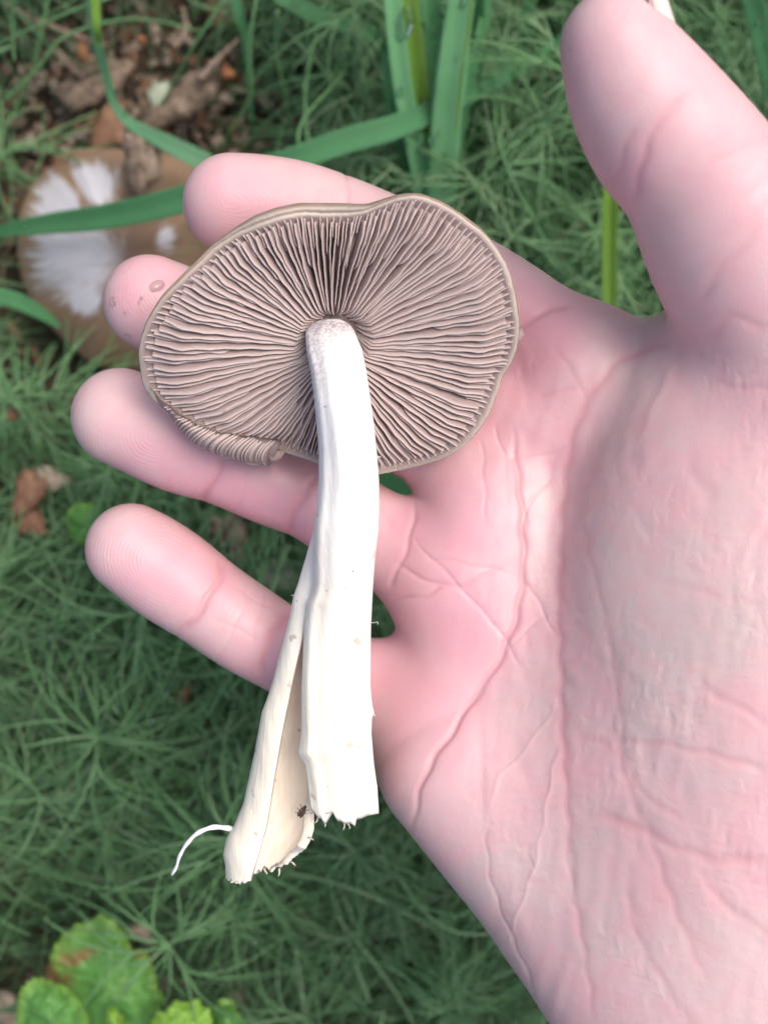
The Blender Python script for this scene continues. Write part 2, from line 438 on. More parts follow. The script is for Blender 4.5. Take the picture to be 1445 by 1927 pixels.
HT = [  # top px, top py, variant, label
 (405, 1560, 0, 'feathery green horsetail whose star of branches spreads below the split stem base'),
 (455, 1800, 2, 'large star shaped horsetail to the right of the lobed leaves at the bottom'),
 (148, 905, 1, 'bright horsetail star just above the small round leaf left of the little finger'),
 (95, 1370, 0, 'horsetail at the left edge below the little finger tip'),
 (-15, 275, 3, 'low horsetail tuft at the left edge above the old brown cap'),
 (1385, 95, 1, 'horsetail star to the right of the thumb near the top right corner'),
 (960, 330, 2, 'shaded horsetail between the grass tuft and the thumb'),
 (190, 1330, 1, 'horsetail standing left below the middle of the little finger'),
 (330, 1440, 3, 'small horsetail just left of the peeled stem strip'),
 (600, 1770, 0, 'horsetail below the torn stem ends in the deep green at the bottom'),
 (770, 1800, 3, 'dark horsetail beside the outer edge of the palm near the bottom'),
 (900, 1900, 1, 'horsetail nearest the heel of the hand at the bottom edge'),
 (40, 1570, 2, 'horsetail at the left edge level with the end of the peeled strip'),
 (250, 1540, 1, 'horsetail under the curved white filament'),
 (600, 120, 0, 'horsetail with long hanging branches left of the upright grass tuft'),
 (600, -15, 3, 'small horsetail at the top edge beside the litter patch'),
 (1230, 520, 3, 'horsetail seen in the gap between thumb and index finger'),
 (50, 800, 1, 'horsetail at the left edge beside the ring finger tip'),
 (1060, 430, 1, 'horsetail behind the inner edge of the thumb'),
 (25, 1120, 2, 'horsetail at the left edge level with the little finger tip'),
 (330, 1300, 2, 'horsetail in the shade under the little finger'),
 (720, 1600, 1, 'horsetail between the torn stem end and the palm edge'),
]
for (px, py, vi, lab) in HT:
    hgt = [.085, .07, .095, .06][vi]; s = (H-hgt)/H
    x, y = ground_xy(722.5+(px-722.5)*s, 963.5+(py-963.5)*s, H)
    root = empty('horsetail', (float(x), float(y), 0)); root.rotation_euler.z = random.uniform(0, 6.28)
    tag(root, lab, 'horsetail', 'horsetails around the hand')
    sm, ws = VAR[vi]
    c_ = bpy.data.objects.new('stem', sm); SC.collection.objects.link(c_); c_.parent = root
    for me in ws:
        c_ = bpy.data.objects.new('whorl', me); SC.collection.objects.link(c_); c_.parent = root

# long fine arching shoots lying over everything
def shoots(name, specs, mat, label, cat):
    P = []; R = []; T = []
    for (pts, wpx) in specs:
        Q = resample(catmull(pts, 8), 16); C = W(Q[:, 0], Q[:, 1], Q[:, 2]); P.append(C); R.append(np.linspace(1, .6, 16)*wpx*Q[:, 2]/F/2); T.append(random.random())
    V, Fc = tubes(np.array(P), np.array(R), 5)
    o = link(name, mesh(name, V, Fc, {'tint': np.repeat(T, 80)}), MAT[mat]); return tag(o, label, cat, kind='stuff')
r = np.random.default_rng(5); sp = []
for i in range(800):
    px, py = r.uniform(-60, 1500), r.uniform(-60, 2000)
    if px > 650 and py > 650 and not py > 1500: continue
    if in_litter(px, py) < 1.3 and r.random() < (.97 if py > 270 else .72): continue
    if px < 520 and py > 1600: continue
    if abs(px-100) < 110 and abs(py-960) < 110: continue
    a = r.uniform(0, 6.28); L = r.uniform(120, 480); b = a+r.normal(0, .7); d = r.uniform(.33, .385)
    p = [(px, py, d)]; p.append((px+math.cos(a)*L*.5, py+math.sin(a)*L*.5, d-r.uniform(.0, .02))); p.append((p[1][0]+math.cos(b)*L*.5, p[1][1]+math.sin(b)*L*.5, d+r.uniform(-.01, .01)))
    if min(in_litter(q[0], q[1]) for q in p) < 1.15 and r.random() < (.97 if max(q[1] for q in p) > 260 else .8): continue
    if any(q[0] < 500 and q[1] > 1640 for q in p) or any(abs(q[0]-100) < 100 and abs(q[1]-960) < 100 for q in p): continue
    sp.append((p, r.uniform(2.5, 7)))
shoots('fine_grass', sp, 'horsetail', 'fine arching green shoots lying loosely over the horsetails', 'grass')
r = np.random.default_rng(6); sp = []
for i in range(90):
    px, py = r.normal(260, 210), r.normal(200, 170); a = r.uniform(0, 6.28); L = r.uniform(30, 130); b = a+r.normal(0, .5)
    sp.append(([(px, py, .393), (px+math.cos(a)*L*.5, py+math.sin(a)*L*.5, .388), (px+math.cos(a)*L*.5+math.cos(b)*L*.5, py+math.sin(a)*L*.5+math.sin(b)*L*.5, .394)], r.uniform(3, 8)))
for i in range(130):
    px, py = r.uniform(-100, 1500), r.uniform(-50, 2000); a = r.uniform(0, 6.28); L = r.uniform(30, 140)
    sp.append(([(px, py, .39), (px+math.cos(a)*L*.5, py+math.sin(a)*L*.5, .382), (px+math.cos(a)*L, py+math.sin(a)*L, .392)], r.uniform(3, 7)))
shoots('dry_straw', sp, 'dry', 'brown dry needles and straws scattered in the litter patch', 'litter')

# ------------------------------------------------------------------ litter
def chip_mesh(r, lx, ly, lz, n=14):
    """irregular flat splinter of bark or leaf, closed"""
    a = np.arange(n)/n*6.283; rad = 1+.18*np.sin(a*3+r.uniform(0, 6))+.12*r.normal(0, 1, n)
    ring = lambda s, z: np.stack([np.cos(a)*rad*lx*s, np.sin(a)*rad*ly*s, z+r.normal(0, lz*.12, n)], 1)
    V = np.vstack([ring(.85, 0), ring(1, lz*.4), ring(.8, lz*.85), ring(.45, lz), [[0, 0, lz*.95]], [[0, 0, 0]]])
    Fl = [tuple(f)[::-1] for f in grid_faces(4, n, wrap_v=True)]
    Fl += [(3*n+i, 3*n+(i+1) % n, 4*n) for i in range(n)]+[((i+1) % n, i, 4*n+1) for i in range(n)]
    return V, Fl
def chip(name, px, py, d, lpx, wpx, hz, rot, mat, label, cat, tilt=(0, 0), parent=None, n=14, seed=None):
    r = np.random.default_rng(int(px*7+py) if seed is None else seed)
    V, Fl = chip_mesh(r, lpx*d/F/2, wpx*d/F/2, hz, n)
    o = link(name, mesh(name, V, Fl), MAT[mat]); o.location = W(px, py, d); o.rotation_euler = (tilt[0], tilt[1], rot)
    if label: tag(o, label, cat)
    return o
chip('bark_piece', 355, 195, .375, 190, 62, .009, math.radians(38), 'bark', 'long weathered grey brown bark piece lying diagonally above the index finger', 'bark', n=22)
chip('bark_piece', 268, 310, .352, 70, 130, .006, .2, 'bark', 'rough dark bark crumb stuck on the old brown mushroom cap', 'bark', n=20)
chip('bark_piece', 175, 160, .387, 150, 90, .005, .6, 'bark', 'dark bark slab half buried left of the yellow green blade', 'bark', n=18)
chip('lichen_flake', 302, 190, .372, 44, 72, .004, .1, 'lichen', 'pale grey green lichen flake beside the bark piece', 'lichen')
chip('dead_leaf', 215, 245, .378, 110, 80, .0035, .4, 'dead_leaf', 'reddish brown dead leaf just above the old cap', 'dead leaf', n=20)
chip('dead_leaf', 55, 925, .345, 55, 100, .004, -.3, 'dead_leaf', 'reddish brown dead leaf at the left edge beside the pale one', 'dead leaf', n=20)
chip('dead_leaf', 62, 985, .348, 60, 70, .004, .6, 'dead_leaf', 'darker brown curled leaf just below the reddish one at the left edge', 'dead leaf', n=18)
chip('dead_leaf', 95, 905, .352, 70, 55, .003, .2, 'pale_dead_leaf', 'pale grey brown dead leaf left of the horsetail star', 'dead leaf', n=18)
chip('dead_leaf', 432, 1010, .338, 70, 105, .007, .5, 'bark', 'dark wet curled brown leaf in the gap between ring and little finger', 'dead leaf', n=20)
chip('dead_leaf', 515, 1085, .35, 90, 70, .005, .2, 'lichen', 'olive mossy leaf in the gap under the ring finger beside the stem', 'dead leaf', n=18)
chip('dead_leaf', 345, 1310, .345, 60, 36, .004, .9, 'dead_leaf', 'small brown leaf scrap in the green below the little finger', 'dead leaf')
chip('dead_leaf', 430, 25, .385, 110, 60, .004, .1, 'dead_leaf', 'brown leaf at the top edge left of the broad grass blades', 'dead leaf', n=18)
chip('dead_leaf', 15, 780, .35, 60, 30, .003, .2, 'dead_leaf', 'orange brown leaf scrap at the left edge above the ring finger tip', 'dead leaf')
chip('dead_leaf', 270, 1755, .345, 70, 34, .003, -.6, 'pale_dead_leaf', 'tan dry leaf scrap above the lobed leaves', 'dead leaf')
chip('dead_leaf', 20, 1900, .372, 60, 90, .003, .3, 'pale_dead_leaf', 'tan brown dead leaf in the bottom left corner', 'dead leaf')
chip('dead_leaf', 110, 1830, .36, 60, 40, .003, .9, 'orange_bit', 'rust brown shrivelled leaf edge between the lobed leaves', 'dead leaf')
chip('orange_scale', 433, 147, .366, 26, 26, .006, .1, 'orange_bit', 'small orange brown bud scale at the upper end of the bark piece', 'bud scale')
chip('orange_scale', 160, 105, .378, 18, 40, .005, .2, 'orange_bit', 'thin orange brown bud scale left of the yellow green blade', 'bud scale')
chip('orange_scale', 270, 82, .38, 16, 14, .004, .2, 'orange_bit', 'tiny orange bud scale right of the yellow green blade', 'bud scale')
chip('orange_scale', 448, 1865, .365, 26, 26, .006, .2, 'bark', 'small dark brown bud scale beside the bottom horsetail', 'bud scale')
def twig(pts, wpx, label):
    Q = resample(catmull(pts, 8), 18); Q[:, :2] += rng.normal(0, 1.6, (18, 2)); C = W(Q[:, 0], Q[:, 1], Q[:, 2])
    o = tube_obj('twig', C, np.linspace(1, .6, 18)*wpx*.38/F/2*(1+rng.normal(0, .1, 18)), MAT['twig'], 7); return tag(o, label, 'twig')
twig([(-20, -10, .37), (60, 35, .372), (130, 62, .376), (200, 88, .38)], 16, 'long grey brown twig slanting down from the top left corner')
twig([(105, 95, .378), (130, 122, .378), (155, 143, .38)], 11, 'short twig ending in a fork left of the yellow green blade')
twig([(150, 142, .38), (185, 128, .38), (225, 122, .382)], 9, 'short thin twig joining the fork left of the yellow green blade')
twig([(375, 150, .36), (410, 112, .358), (448, 72, .36)], 13, 'brown twig rising from the bark piece toward the top')
twig([(330, 90, .376), (350, 60, .375), (345, 15, .376)], 14, 'grey twig at the top between the thin blades')
twig([(838, 1680, .36), (842, 1720, .365), (840, 1750, .37)], 13, 'brown upright twig end beside the heel of the hand')
r = np.random.default_rng(9); VV, Fl, off = [], [], 0
for i in range(1500):
    if i < 700: px, py = r.normal(250, 190), r.normal(210, 170)
    else: px, py = r.uniform(-200, 1650), r.uniform(-200, 2150)
    V, fl = chip_mesh(r, r.uniform(.0012, .0055), r.uniform(.0006, .0028), r.uniform(.0005, .0018), 7)
    a = r.uniform(0, 6.28); R_ = np.array([[math.cos(a), -math.sin(a), 0], [math.sin(a), math.cos(a), 0], [0, 0, 1]]); b = r.normal(0, .4)
    R_ = R_@np.array([[math.cos(b), 0, math.sin(b)], [0, 1, 0], [-math.sin(b), 0, math.cos(b)]])
    x, y = ground_xy(px, py); VV.append(V@R_.T+np.array([x, y, r.uniform(.002, .008)])); Fl += [tuple(j+off for j in f) for f in fl]; off += len(V)
o = link('leaf_litter', mesh('leaf_litter', np.vstack(VV), Fl), MAT['dead_leaf']); o.data.materials.append(MAT['bark']); o.data.materials.append(MAT['pale_dead_leaf'])
nf = len(fl); o.data.polygons.foreach_set('material_index', np.repeat(r.choice([0, 1, 1, 2], 1500), nf).astype(np.int32))
tag(o, 'crumbs of brown leaves and bark scattered over the dark soil', 'litter', kind='stuff')

# ------------------------------------------------------------------ old brown cap lying in the grass
def poly_radius(poly, C, ang):
    """distance from C to the outline along each angle (screen angle, y up)"""
    P = np.asarray(poly, float)-C; P[:, 1] *= -1; Q = np.roll(P, -1, 0); out = np.zeros(len(ang))
    for i, a in enumerate(ang):
        u = np.array([math.cos(a), math.sin(a)]); e = Q-P
        den = u[0]*e[:, 1]-u[1]*e[:, 0]; den[np.abs(den) < 1e-9] = 1e-9
        t = (P[:, 0]*e[:, 1]-P[:, 1]*e[:, 0])/den; s = (P[:, 0]*u[1]-P[:, 1]*u[0])/den
        ok = (s >= -1e-6) & (s <= 1+1e-6) & (t > 0); out[i] = t[ok].max() if ok.any() else 50
    return out
old = [(33,480),(32,430),(42,385),(58,350),(80,322),(104,308),(122,308),(132,298),(134,280),(160,279),(200,278),(250,283),(300,288),(345,296),(390,325),(420,400),(425,500),(405,600),(370,660),(320,695),(255,700),(180,690),(150,668),(115,636),(80,598),(55,560),(40,520)]
oc = np.array([225., 485.]); nA, nR = 220, 40
ang = np.arange(nA)/nA*2*math.pi; RR = poly_radius(old, oc, ang)
k = np.ones(3)/3; RR = np.convolve(np.r_[RR[-1:], RR, RR[:1]], k, 'valid')
s = np.linspace(0, 1, nR); S_, A_ = np.meshgrid(s, ang, indexing='ij'); Rg = RR[None]*S_
px = oc[0]+Rg*np.cos(A_); py = oc[1]-Rg*np.sin(A_)
dd = .354+.021*S_**2.4+.0012*np.sin(A_*5+S_*3)*S_+.0008*np.sin(A_*11)*S_**2
V = W(px, py, dd).reshape(-1, 3); Vb = W(oc[0]+Rg*.985*np.cos(A_), oc[1]-Rg*.985*np.sin(A_), dd+.0025+.002*(1-S_)).reshape(-1, 3)
Fl = np.vstack([grid_faces(nR, nA, wrap_v=True), grid_faces(nR, nA, wrap_v=True, off=nR*nA)[:, ::-1],
    np.array([[(nR-1)*nA+i, (nR-1)*nA+(i+1) % nA, 2*nR*nA-nA+(i+1) % nA, 2*nR*nA-nA+i][::-1] for i in range(nA)])])
def blob(px, py, cx, cy, rx, ry, rot=0):
    c_, s_ = math.cos(rot), math.sin(rot); x, y = px-cx, py-cy
    return np.exp(-(((x*c_+y*s_)/rx)**2+((-x*s_+y*c_)/ry)**2)**1.4)
white_sheen = np.clip(blob(px, py, 140, 485, 92, 78)+blob(px, py, 180, 350, 42, 48, .5)+blob(px, py, 110, 370, 45, 60, .7)+.8*blob(px, py, 160, 570, 30, 28)+.75*blob(px, py, 312, 450, 20, 30)-.9*blob(px, py, 150, 365, 12, 60, -.6), 0, 1)  # wet sky sheen and pale veil of the cap, put into its colour
me = mesh('mushroom_cap', np.vstack([V, Vb]), Fl, {'ang': np.tile(A_.ravel(), 2), 'rad': np.tile(S_.ravel(), 2), 'white': np.tile(white_sheen.ravel(), 2)})
oc_o = empty('old_mushroom', tuple(W(225, 485, .392))); adopt(link('cap', me, MAT['old_cap']), oc_o); tag(oc_o, 'old brown mushroom cap with painted white sheen lying in the grass behind the fingers', 'mushroom')

# ------------------------------------------------------------------ grass blades
def lone(pts, mat, label, **kw):
    o = blade('grass', pts, mat, **kw); return tag(o, label, 'grass blade')
lone([(-60, 448, .36, 16), (20, 432, .352, 26), (100, 420, .345, 38), (200, 408, .336, 46), (345, 375, .325, 50), (470, 325, .318, 48), (545, 302, .314, 44), (650, 265, .312, 46), (745, 238, .312, 44), (860, 190, .316, 30), (960, 140, .322, 22), (1060, 70, .33, 12)], 'blade', 'long broad blade crossing left to right behind the index finger over the old cap', fold=.25)
lone([(172, -60, .315, 20), (176, 20, .318, 20), (184, 80, .325, 19), (200, 140, .335, 16), (215, 195, .342, 16), (250, 235, .345, 22), (320, 272, .347, 32), (385, 305, .35, 36), (440, 335, .355, 30)], 'blade_pale', 'curved narrow blade coming down from the top edge left of the index finger tip')
lone([(178, -80, .312, 16), (180, 0, .312, 17), (183, 50, .3125, 15), (187, 85, .318, 8)], 'blade_yellow', 'short yellow green blade tip at the top edge over the litter')
lone([(520, -10, .32, 26), (600, 30, .325, 30), (680, 58, .332, 28), (745, 80, .34, 20)], 'blade', 'pale green blade slanting down to the upright tuft from its left')
lone([(-40, 550, .35, 30), (20, 562, .352, 32), (70, 585, .357, 26), (115, 615, .362, 8)], 'blade', 'short blade at the left edge lying against the old cap')
lone([(435, -40, .34, 12), (450, 30, .345, 22), (462, 70, .35, 14), (468, 150, .357, 8), (475, 230, .365, 6)], 'blade', 'narrow upright blade between the litter patch and the tuft')
lone([(1405, -40, .29, 40), (1425, 40, .30, 38), (1445, 130, .31, 34), (1470, 260, .33, 28)], 'blade', 'broad blade in the top right corner')
lone([(1148, 640, .325, 24), (1147, 560, .32, 27), (1147, 450, .312, 29), (1150, 350, .305, 30), (1160, 200, .298, 22)], 'blade_yellow', 'thick upright light green stalk in the gap between thumb and index finger', fold=.6)
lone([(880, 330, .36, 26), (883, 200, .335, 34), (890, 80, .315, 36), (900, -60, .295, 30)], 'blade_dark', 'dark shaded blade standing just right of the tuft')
lone([(985, 110, .35, 16), (990, 40, .34, 18), (1000, -40, .33, 16)], 'blade', 'bluish green blade standing at the top edge left of the thumb')
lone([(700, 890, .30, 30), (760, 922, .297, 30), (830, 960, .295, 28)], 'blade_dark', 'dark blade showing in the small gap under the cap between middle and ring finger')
tuft = empty('grass_tuft', tuple(W(812, 450, .395)))
tag(tuft, 'tuft of broad upright wet grass blades standing behind the top of the cap', 'grass tuft')
for pts, mt, kw in [
  ([(800, 470, .38, 26), (792, 330, .335, 34), (760, 180, .30, 34), (745, 60, .278, 34), (732, -80, .26, 28)], 'tuft_pale', dict(fold=.3, twist=[0, .2, .1])),
  ([(805, 480, .385, 20), (782, 360, .35, 20), (756, 240, .325, 18), (745, 180, .31, 10)], 'tuft', {}),
  ([(815, 480, .383, 34), (800, 300, .335, 38), (785, 150, .30, 36), (770, 20, .275, 34), (762, -80, .262, 30)], 'blade_yellow', dict(fold=.35)),
  ([(812, 480, .385, 30), (815, 350, .35, 40), (818, 220, .32, 44), (812, 90, .295, 44), (806, -80, .27, 40)], 'tuft', dict(fold=.3, twist=[.2, 0, -.2])),
  ([(825, 480, .38, 40), (832, 330, .33, 50), (845, 180, .295, 52), (862, 40, .272, 48), (878, -80, .255, 42)], 'tuft_pale', dict(fold=.22)),
  ([(800, 470, .38, 20), (795, 330, .34, 24), (800, 180, .31, 26), (790, 60, .29, 24), (788, -80, .27, 20)], 'tuft_pale', dict(fold=.4)),
  ([(838, 470, .38, 20), (850, 330, .35, 26), (870, 200, .32, 26), (905, 60, .30, 20), (930, -80, .28, 12)], 'tuft', dict(fold=.3)),
  ([(850, 460, .38, 22), (846, 330, .345, 24), (862, 240, .33, 16)], 'tuft', {}),
  ([(790, 480, .385, 20), (770, 330, .345, 22), (735, 190, .315, 18), (722, 90, .30, 12)], 'tuft', {}),
]:
    pts = [(a, b, .352-(.385-c_)*.5, w_*1.08) for a, b, c_, w_ in pts]
    if pts[0][1] > 440: pts = [(pts[0][0], pts[0][1]+40, .394, 12)]+pts
    adopt(blade('blade', pts, mt, **kw), tuft)
V = [(858, 250, .308, 4), (866, 160, .300, 5), (884, 30, .289, 5), (893, -40, .285, 4)]
adopt(blade('blade', V, 'blade_yellow', fold=.5), tuft)

# thin single stalks one can follow
def stalk(pts, w, label, mat='horsetail'):
    Q = resample(catmull(pts, 8), 24); C = W(Q[:, 0], Q[:, 1], Q[:, 2])
    return tag(tube_obj('thin_grass', C, np.linspace(1, .55, 24)*w*Q[:, 2]/F/2, MAT[mat], 6), label, 'stalk')
stalk([(1020, 505, .36), (1070, 440, .35), (1115, 395, .34), (1190, 340, .33)], 9, 'pale thin stalk running up to the left side of the thumb')
stalk([(1165, 590, .37), (1185, 540, .355), (1210, 478, .34), (1240, 420, .33)], 9, 'thin pale stalk between the thick green stalk and the thumb')
stalk([(850, 150, .33), (930, 140, .325), (1000, 115, .32), (1060, 102, .315), (1130, 98, .31)], 8, 'thin arching shoot reaching from the tuft to the thumb')
stalk([(860, 130, .34), (940, 108, .33), (1060, 110, .325), (1120, 130, .33)], 5, 'thinner shoot just above the arching one left of the thumb')
stalk([(425, -5, .33), (375, 70, .34), (340, 130, .352), (310, 190, .365), (290, 235, .378)], 8, 'thin stalk slanting from the top edge down to the bark piece')
stalk([(95, -20, .34), (72, 90, .352), (50, 170, .365), (30, 240, .38)], 8, 'thin stalk hanging down near the top left corner')
stalk([(483, -10, .33), (470, 90, .34), (472, 180, .352), (430, 250, .365), (415, 290, .378)], 8, 'thin bent stalk left of the pale slanting blade')
stalk([(523, 20, .33), (520, 90, .34), (535, 170, .352), (560, 280, .37)], 8, 'thin stalk curving down above the index finger')
stalk([(575, 10, .33), (582, 110, .34), (575, 200, .352), (565, 280, .37)], 8, 'nearly straight thin stalk above the index finger')
stalk([(590, 40, .34), (615, 110, .345), (622, 180, .355), (612, 260, .37)], 8, 'thin curved stalk left of the upright tuft')
stalk([(560, 20, .345), (640, 90, .35), (690, 190, .365), (735, 270, .38)], 6, 'thin stalk slanting down toward the foot of the tuft')
stalk([(10, 190, .36), (70, 130, .355), (120, 70, .35), (220, 38, .35), (300, 40, .352), (380, 60, .36)], 7, 'long thin arch over the litter patch at the top left')

# ------------------------------------------------------------------ lobed herb leaves
def herb_leaf(outline, C, dc, dr, mat, teeth=0, tamp=.03, seed=0, name='leaf', rust=None):
    C = np.array(C, float); nA, nR = 200, 22; ang = np.arange(nA)/nA*2*math.pi
    R0 = poly_radius(outline, C, ang); kk = np.ones(5)/5; R0 = np.convolve(np.r_[R0[-2:], R0, R0[:2]], kk, 'valid')
    if teeth: R0 = R0*(1+tamp*(1-2*np.abs(((ang/(2*math.pi)*teeth) % 1)-.5)*2))
    s = np.linspace(0, 1, nR); S_, A_ = np.meshgrid(s, ang, indexing='ij'); Rg = R0[None]*S_
    px = C[0]+Rg*np.cos(A_); py = C[1]-Rg*np.sin(A_)
    vein = .6*np.exp(-((np.abs(((A_/(2*math.pi)*7+seed*.3+.05*np.sin(S_*6+seed)) % 1)-.5)*2*S_*6)**2)*3)*np.clip(1.1-S_, 0, 1)
    d = dc+(dr-dc)*S_**1.5-.0005*np.cos(A_*7+seed)*S_**2+.001*np.sin(A_*4+seed)*S_+np.array([[mnoise.noise(Vector((a*.022, b*.022, seed)))*.0022+mnoise.noise(Vector((a*.07, b*.07, seed)))*.0008 for a, b in zip(ra_, rb_)] for ra_, rb_ in zip(px, py)])
    V = W(px, py, d).reshape(-1, 3); Vb = W(px, py, d+.0003).reshape(-1, 3)
    Fl = np.vstack([grid_faces(nR, nA, wrap_v=True), grid_faces(nR, nA, wrap_v=True, off=nR*nA)[:, ::-1],
        np.array([[(nR-1)*nA+i, (nR-1)*nA+(i+1) % nA, 2*nR*nA-nA+(i+1) % nA, 2*nR*nA-nA+i][::-1] for i in range(nA)])])
    ru = np.zeros_like(px)
    for b in rust or []: ru = ru+blob(px, py, *b)
    return link(name, mesh(name, np.vstack([V, Vb]), Fl, {'vein': np.tile(vein.ravel(), 2), 'radial': np.tile(S_.ravel(), 2), 'rust': np.tile(np.clip(ru, 0, 1).ravel(), 2)}), MAT[mat])
herb = empty('lobed_herb', tuple(W(200, 1990, .395)))
tag(herb, 'low herb with bright green rounded lobed leaves in the bottom left corner', 'herb')
LA = [(93, 1805), (103, 1780), (118, 1758), (150, 1735), (176, 1732), (180, 1722), (192, 1719), (215, 1732), (235, 1755), (250, 1790), (262, 1783), (275, 1790), (288, 1812), (297, 1850), (300, 1868), (312, 1872), (313, 1885), (302, 1895), (300, 1960), (180, 1990), (110, 1930), (105, 1850)]
adopt(herb_leaf(LA, (215, 1860), 0.316, 0.322, 'herb', 34, .02, 1, rust=[(118, 1830, 22, 40, .4), (150, 1800, 40, 10, -.4), (262, 1790, 12, 14)]), herb)['label'] = 'largest rounded lobed leaf with rusty notch'
LB = [(30, 1960), (32, 1900), (38, 1862), (60, 1842), (75, 1838), (95, 1845), (125, 1855), (150, 1880), (168, 1915), (170, 1990), (90, 2020)]
adopt(herb_leaf(LB, (100, 1925), 0.309, 0.315, 'herb', 40, .035, 2), herb)['label'] = 'toothed leaf at the far bottom left'
adopt(herb_leaf([(200, 1960), (198, 1910), (208, 1890), (220, 1898), (235, 1915), (245, 1930), (240, 1990)], (220, 1940), 0.302, 0.308, 'lime', 14, .06, 3), herb)['label'] = 'small lime green leaf tip'
adopt(herb_leaf([(280, 1960), (287, 1915), (300, 1902), (315, 1905), (318, 1890), (340, 1882), (352, 1890), (368, 1876), (380, 1890), (398, 1902), (398, 1960), (340, 2010)], (340, 1950), 0.302, 0.307, 'lime', 20, .05, 4), herb)['label'] = 'lime green toothed leaf'
adopt(herb_leaf([(395, 1960), (400, 1895), (410, 1885), (428, 1875), (442, 1890), (445, 1905), (470, 1925), (470, 1985)], (428, 1945), 0.318, 0.323, 'herb', 16, .05, 5), herb)['label'] = 'deeper green toothed leaf at the right of the herb'
for (a, b) in [((215, 1870, 0.318), (200, 2000, .385)), ((100, 1930, 0.312), (180, 2010, .39)), ((340, 1950, 0.306), (230, 2020, .392)), ((220, 1940, 0.306), (215, 2020, .39)), ((428, 1945, 0.321), (250, 2030, .392))]:
    mid = [(p+q)/2 for p, q in zip(a, b)]; Q = resample(catmull([a, mid, b], 6), 10)
    adopt(tube_obj('leaf_stalk', W(Q[:, 0], Q[:, 1], Q[:, 2]+.0012), np.full(10, .0008), MAT['horsetail'], 6), herb)
sl = herb_leaf([(128, 960), (150, 945), (180, 950), (196, 975), (192, 1010), (170, 1030), (140, 1020), (126, 990)], (160, 988), .330, .334, 'herb', 0, 0, 7, name='small_leaf')
tag(sl, 'small round bright green leaf just left of the little finger tip', 'leaf')

# ------------------------------------------------------------------ the hand
FINGERS = {
 'index': ([(1170, 745, .205, 98), (1060, 655, .2055, 92), (930, 563, .207, 91), (815, 500, .2075, 90), (715, 452, .2075, 87), (640, 422, .208, 88), (560, 398, .208, 91), (490, 388, .2075, 93), (437, 384, .207, 92)], 9),
 'middle': ([(1010, 965, .206, 94), (900, 893, .207, 91), (797, 826, .2085, 86), (680, 762, .209, 85), (580, 715, .209, 84), (480, 662, .209, 86), (380, 612, .2085, 90), (325, 588, .208, 91), (285, 570, .207, 89)], 9),
 'ring': ([(910, 1115, .206, 94), (800, 1062, .207, 90), (715, 1013, .208, 89), (640, 965, .2085, 86), (585, 934, .2085, 83), (510, 900, .2085, 88), (420, 866, .2085, 85), (340, 833, .208, 95), (275, 803, .2075, 95), (229, 785, .207, 92)], 9),
 'little': ([(850, 1385, .207, 92), (770, 1322, .208, 92), (690, 1290, .2085, 88), (600, 1260, .2085, 80), (530, 1222, .209, 80), (465, 1183, .2085, 84), (395, 1135, .2085, 85), (325, 1085, .2085, 91), (280, 1053, .208, 89), (248, 1032, .2075, 85)], 9),
}
THUMB = [(1530, 760, .185, 210), (1470, 620, .180, 176), (1388, 458, .174, 170), (1314, 330, .168, 147), (1250, 252, .164, 143), (1204, 185, .1615, 131), (1168, 118, .160, 110), (1152, 85, .1595, 98)]
BONES = [
 ([(830, 1360, .205, 130), (850, 1425, .204, 146), (900, 1478, .202, 156), (1180, 1840, .201, 150), (1420, 2150, .203, 160)], 0),
 ([(862, 1115, .205, 126), (1000, 1300, .205, 140), (1300, 1750, .205, 170)], 12),
 ([(922, 960, .205, 124), (1100, 1200, .207, 130), (1400, 1700, .205, 180)], 12),
 ([(1090, 712, .204, 124), (1190, 905, .206, 130), (1420, 1450, .204, 190)], 12),
 ([(1130, 720, .204, 110), (1220, 732, .203, 110), (1330, 745, .199, 112), (1480, 800, .195, 160)], 8),
 ([(955, 775, .206, 92), (1060, 820, .206, 120)], 6),
 ([(1400, 1750, .204, 230), (1600, 2150, .206, 260), (1900, 2700, .208, 270)], 14),
 ([(1180, 1700, .203, 180), (1380, 2050, .205, 230)], 12),
]
hx0, hx1 = -.066, .128; hy0, hy1 = -.172, .112; hz0, hz1 = H-.236, H-.138
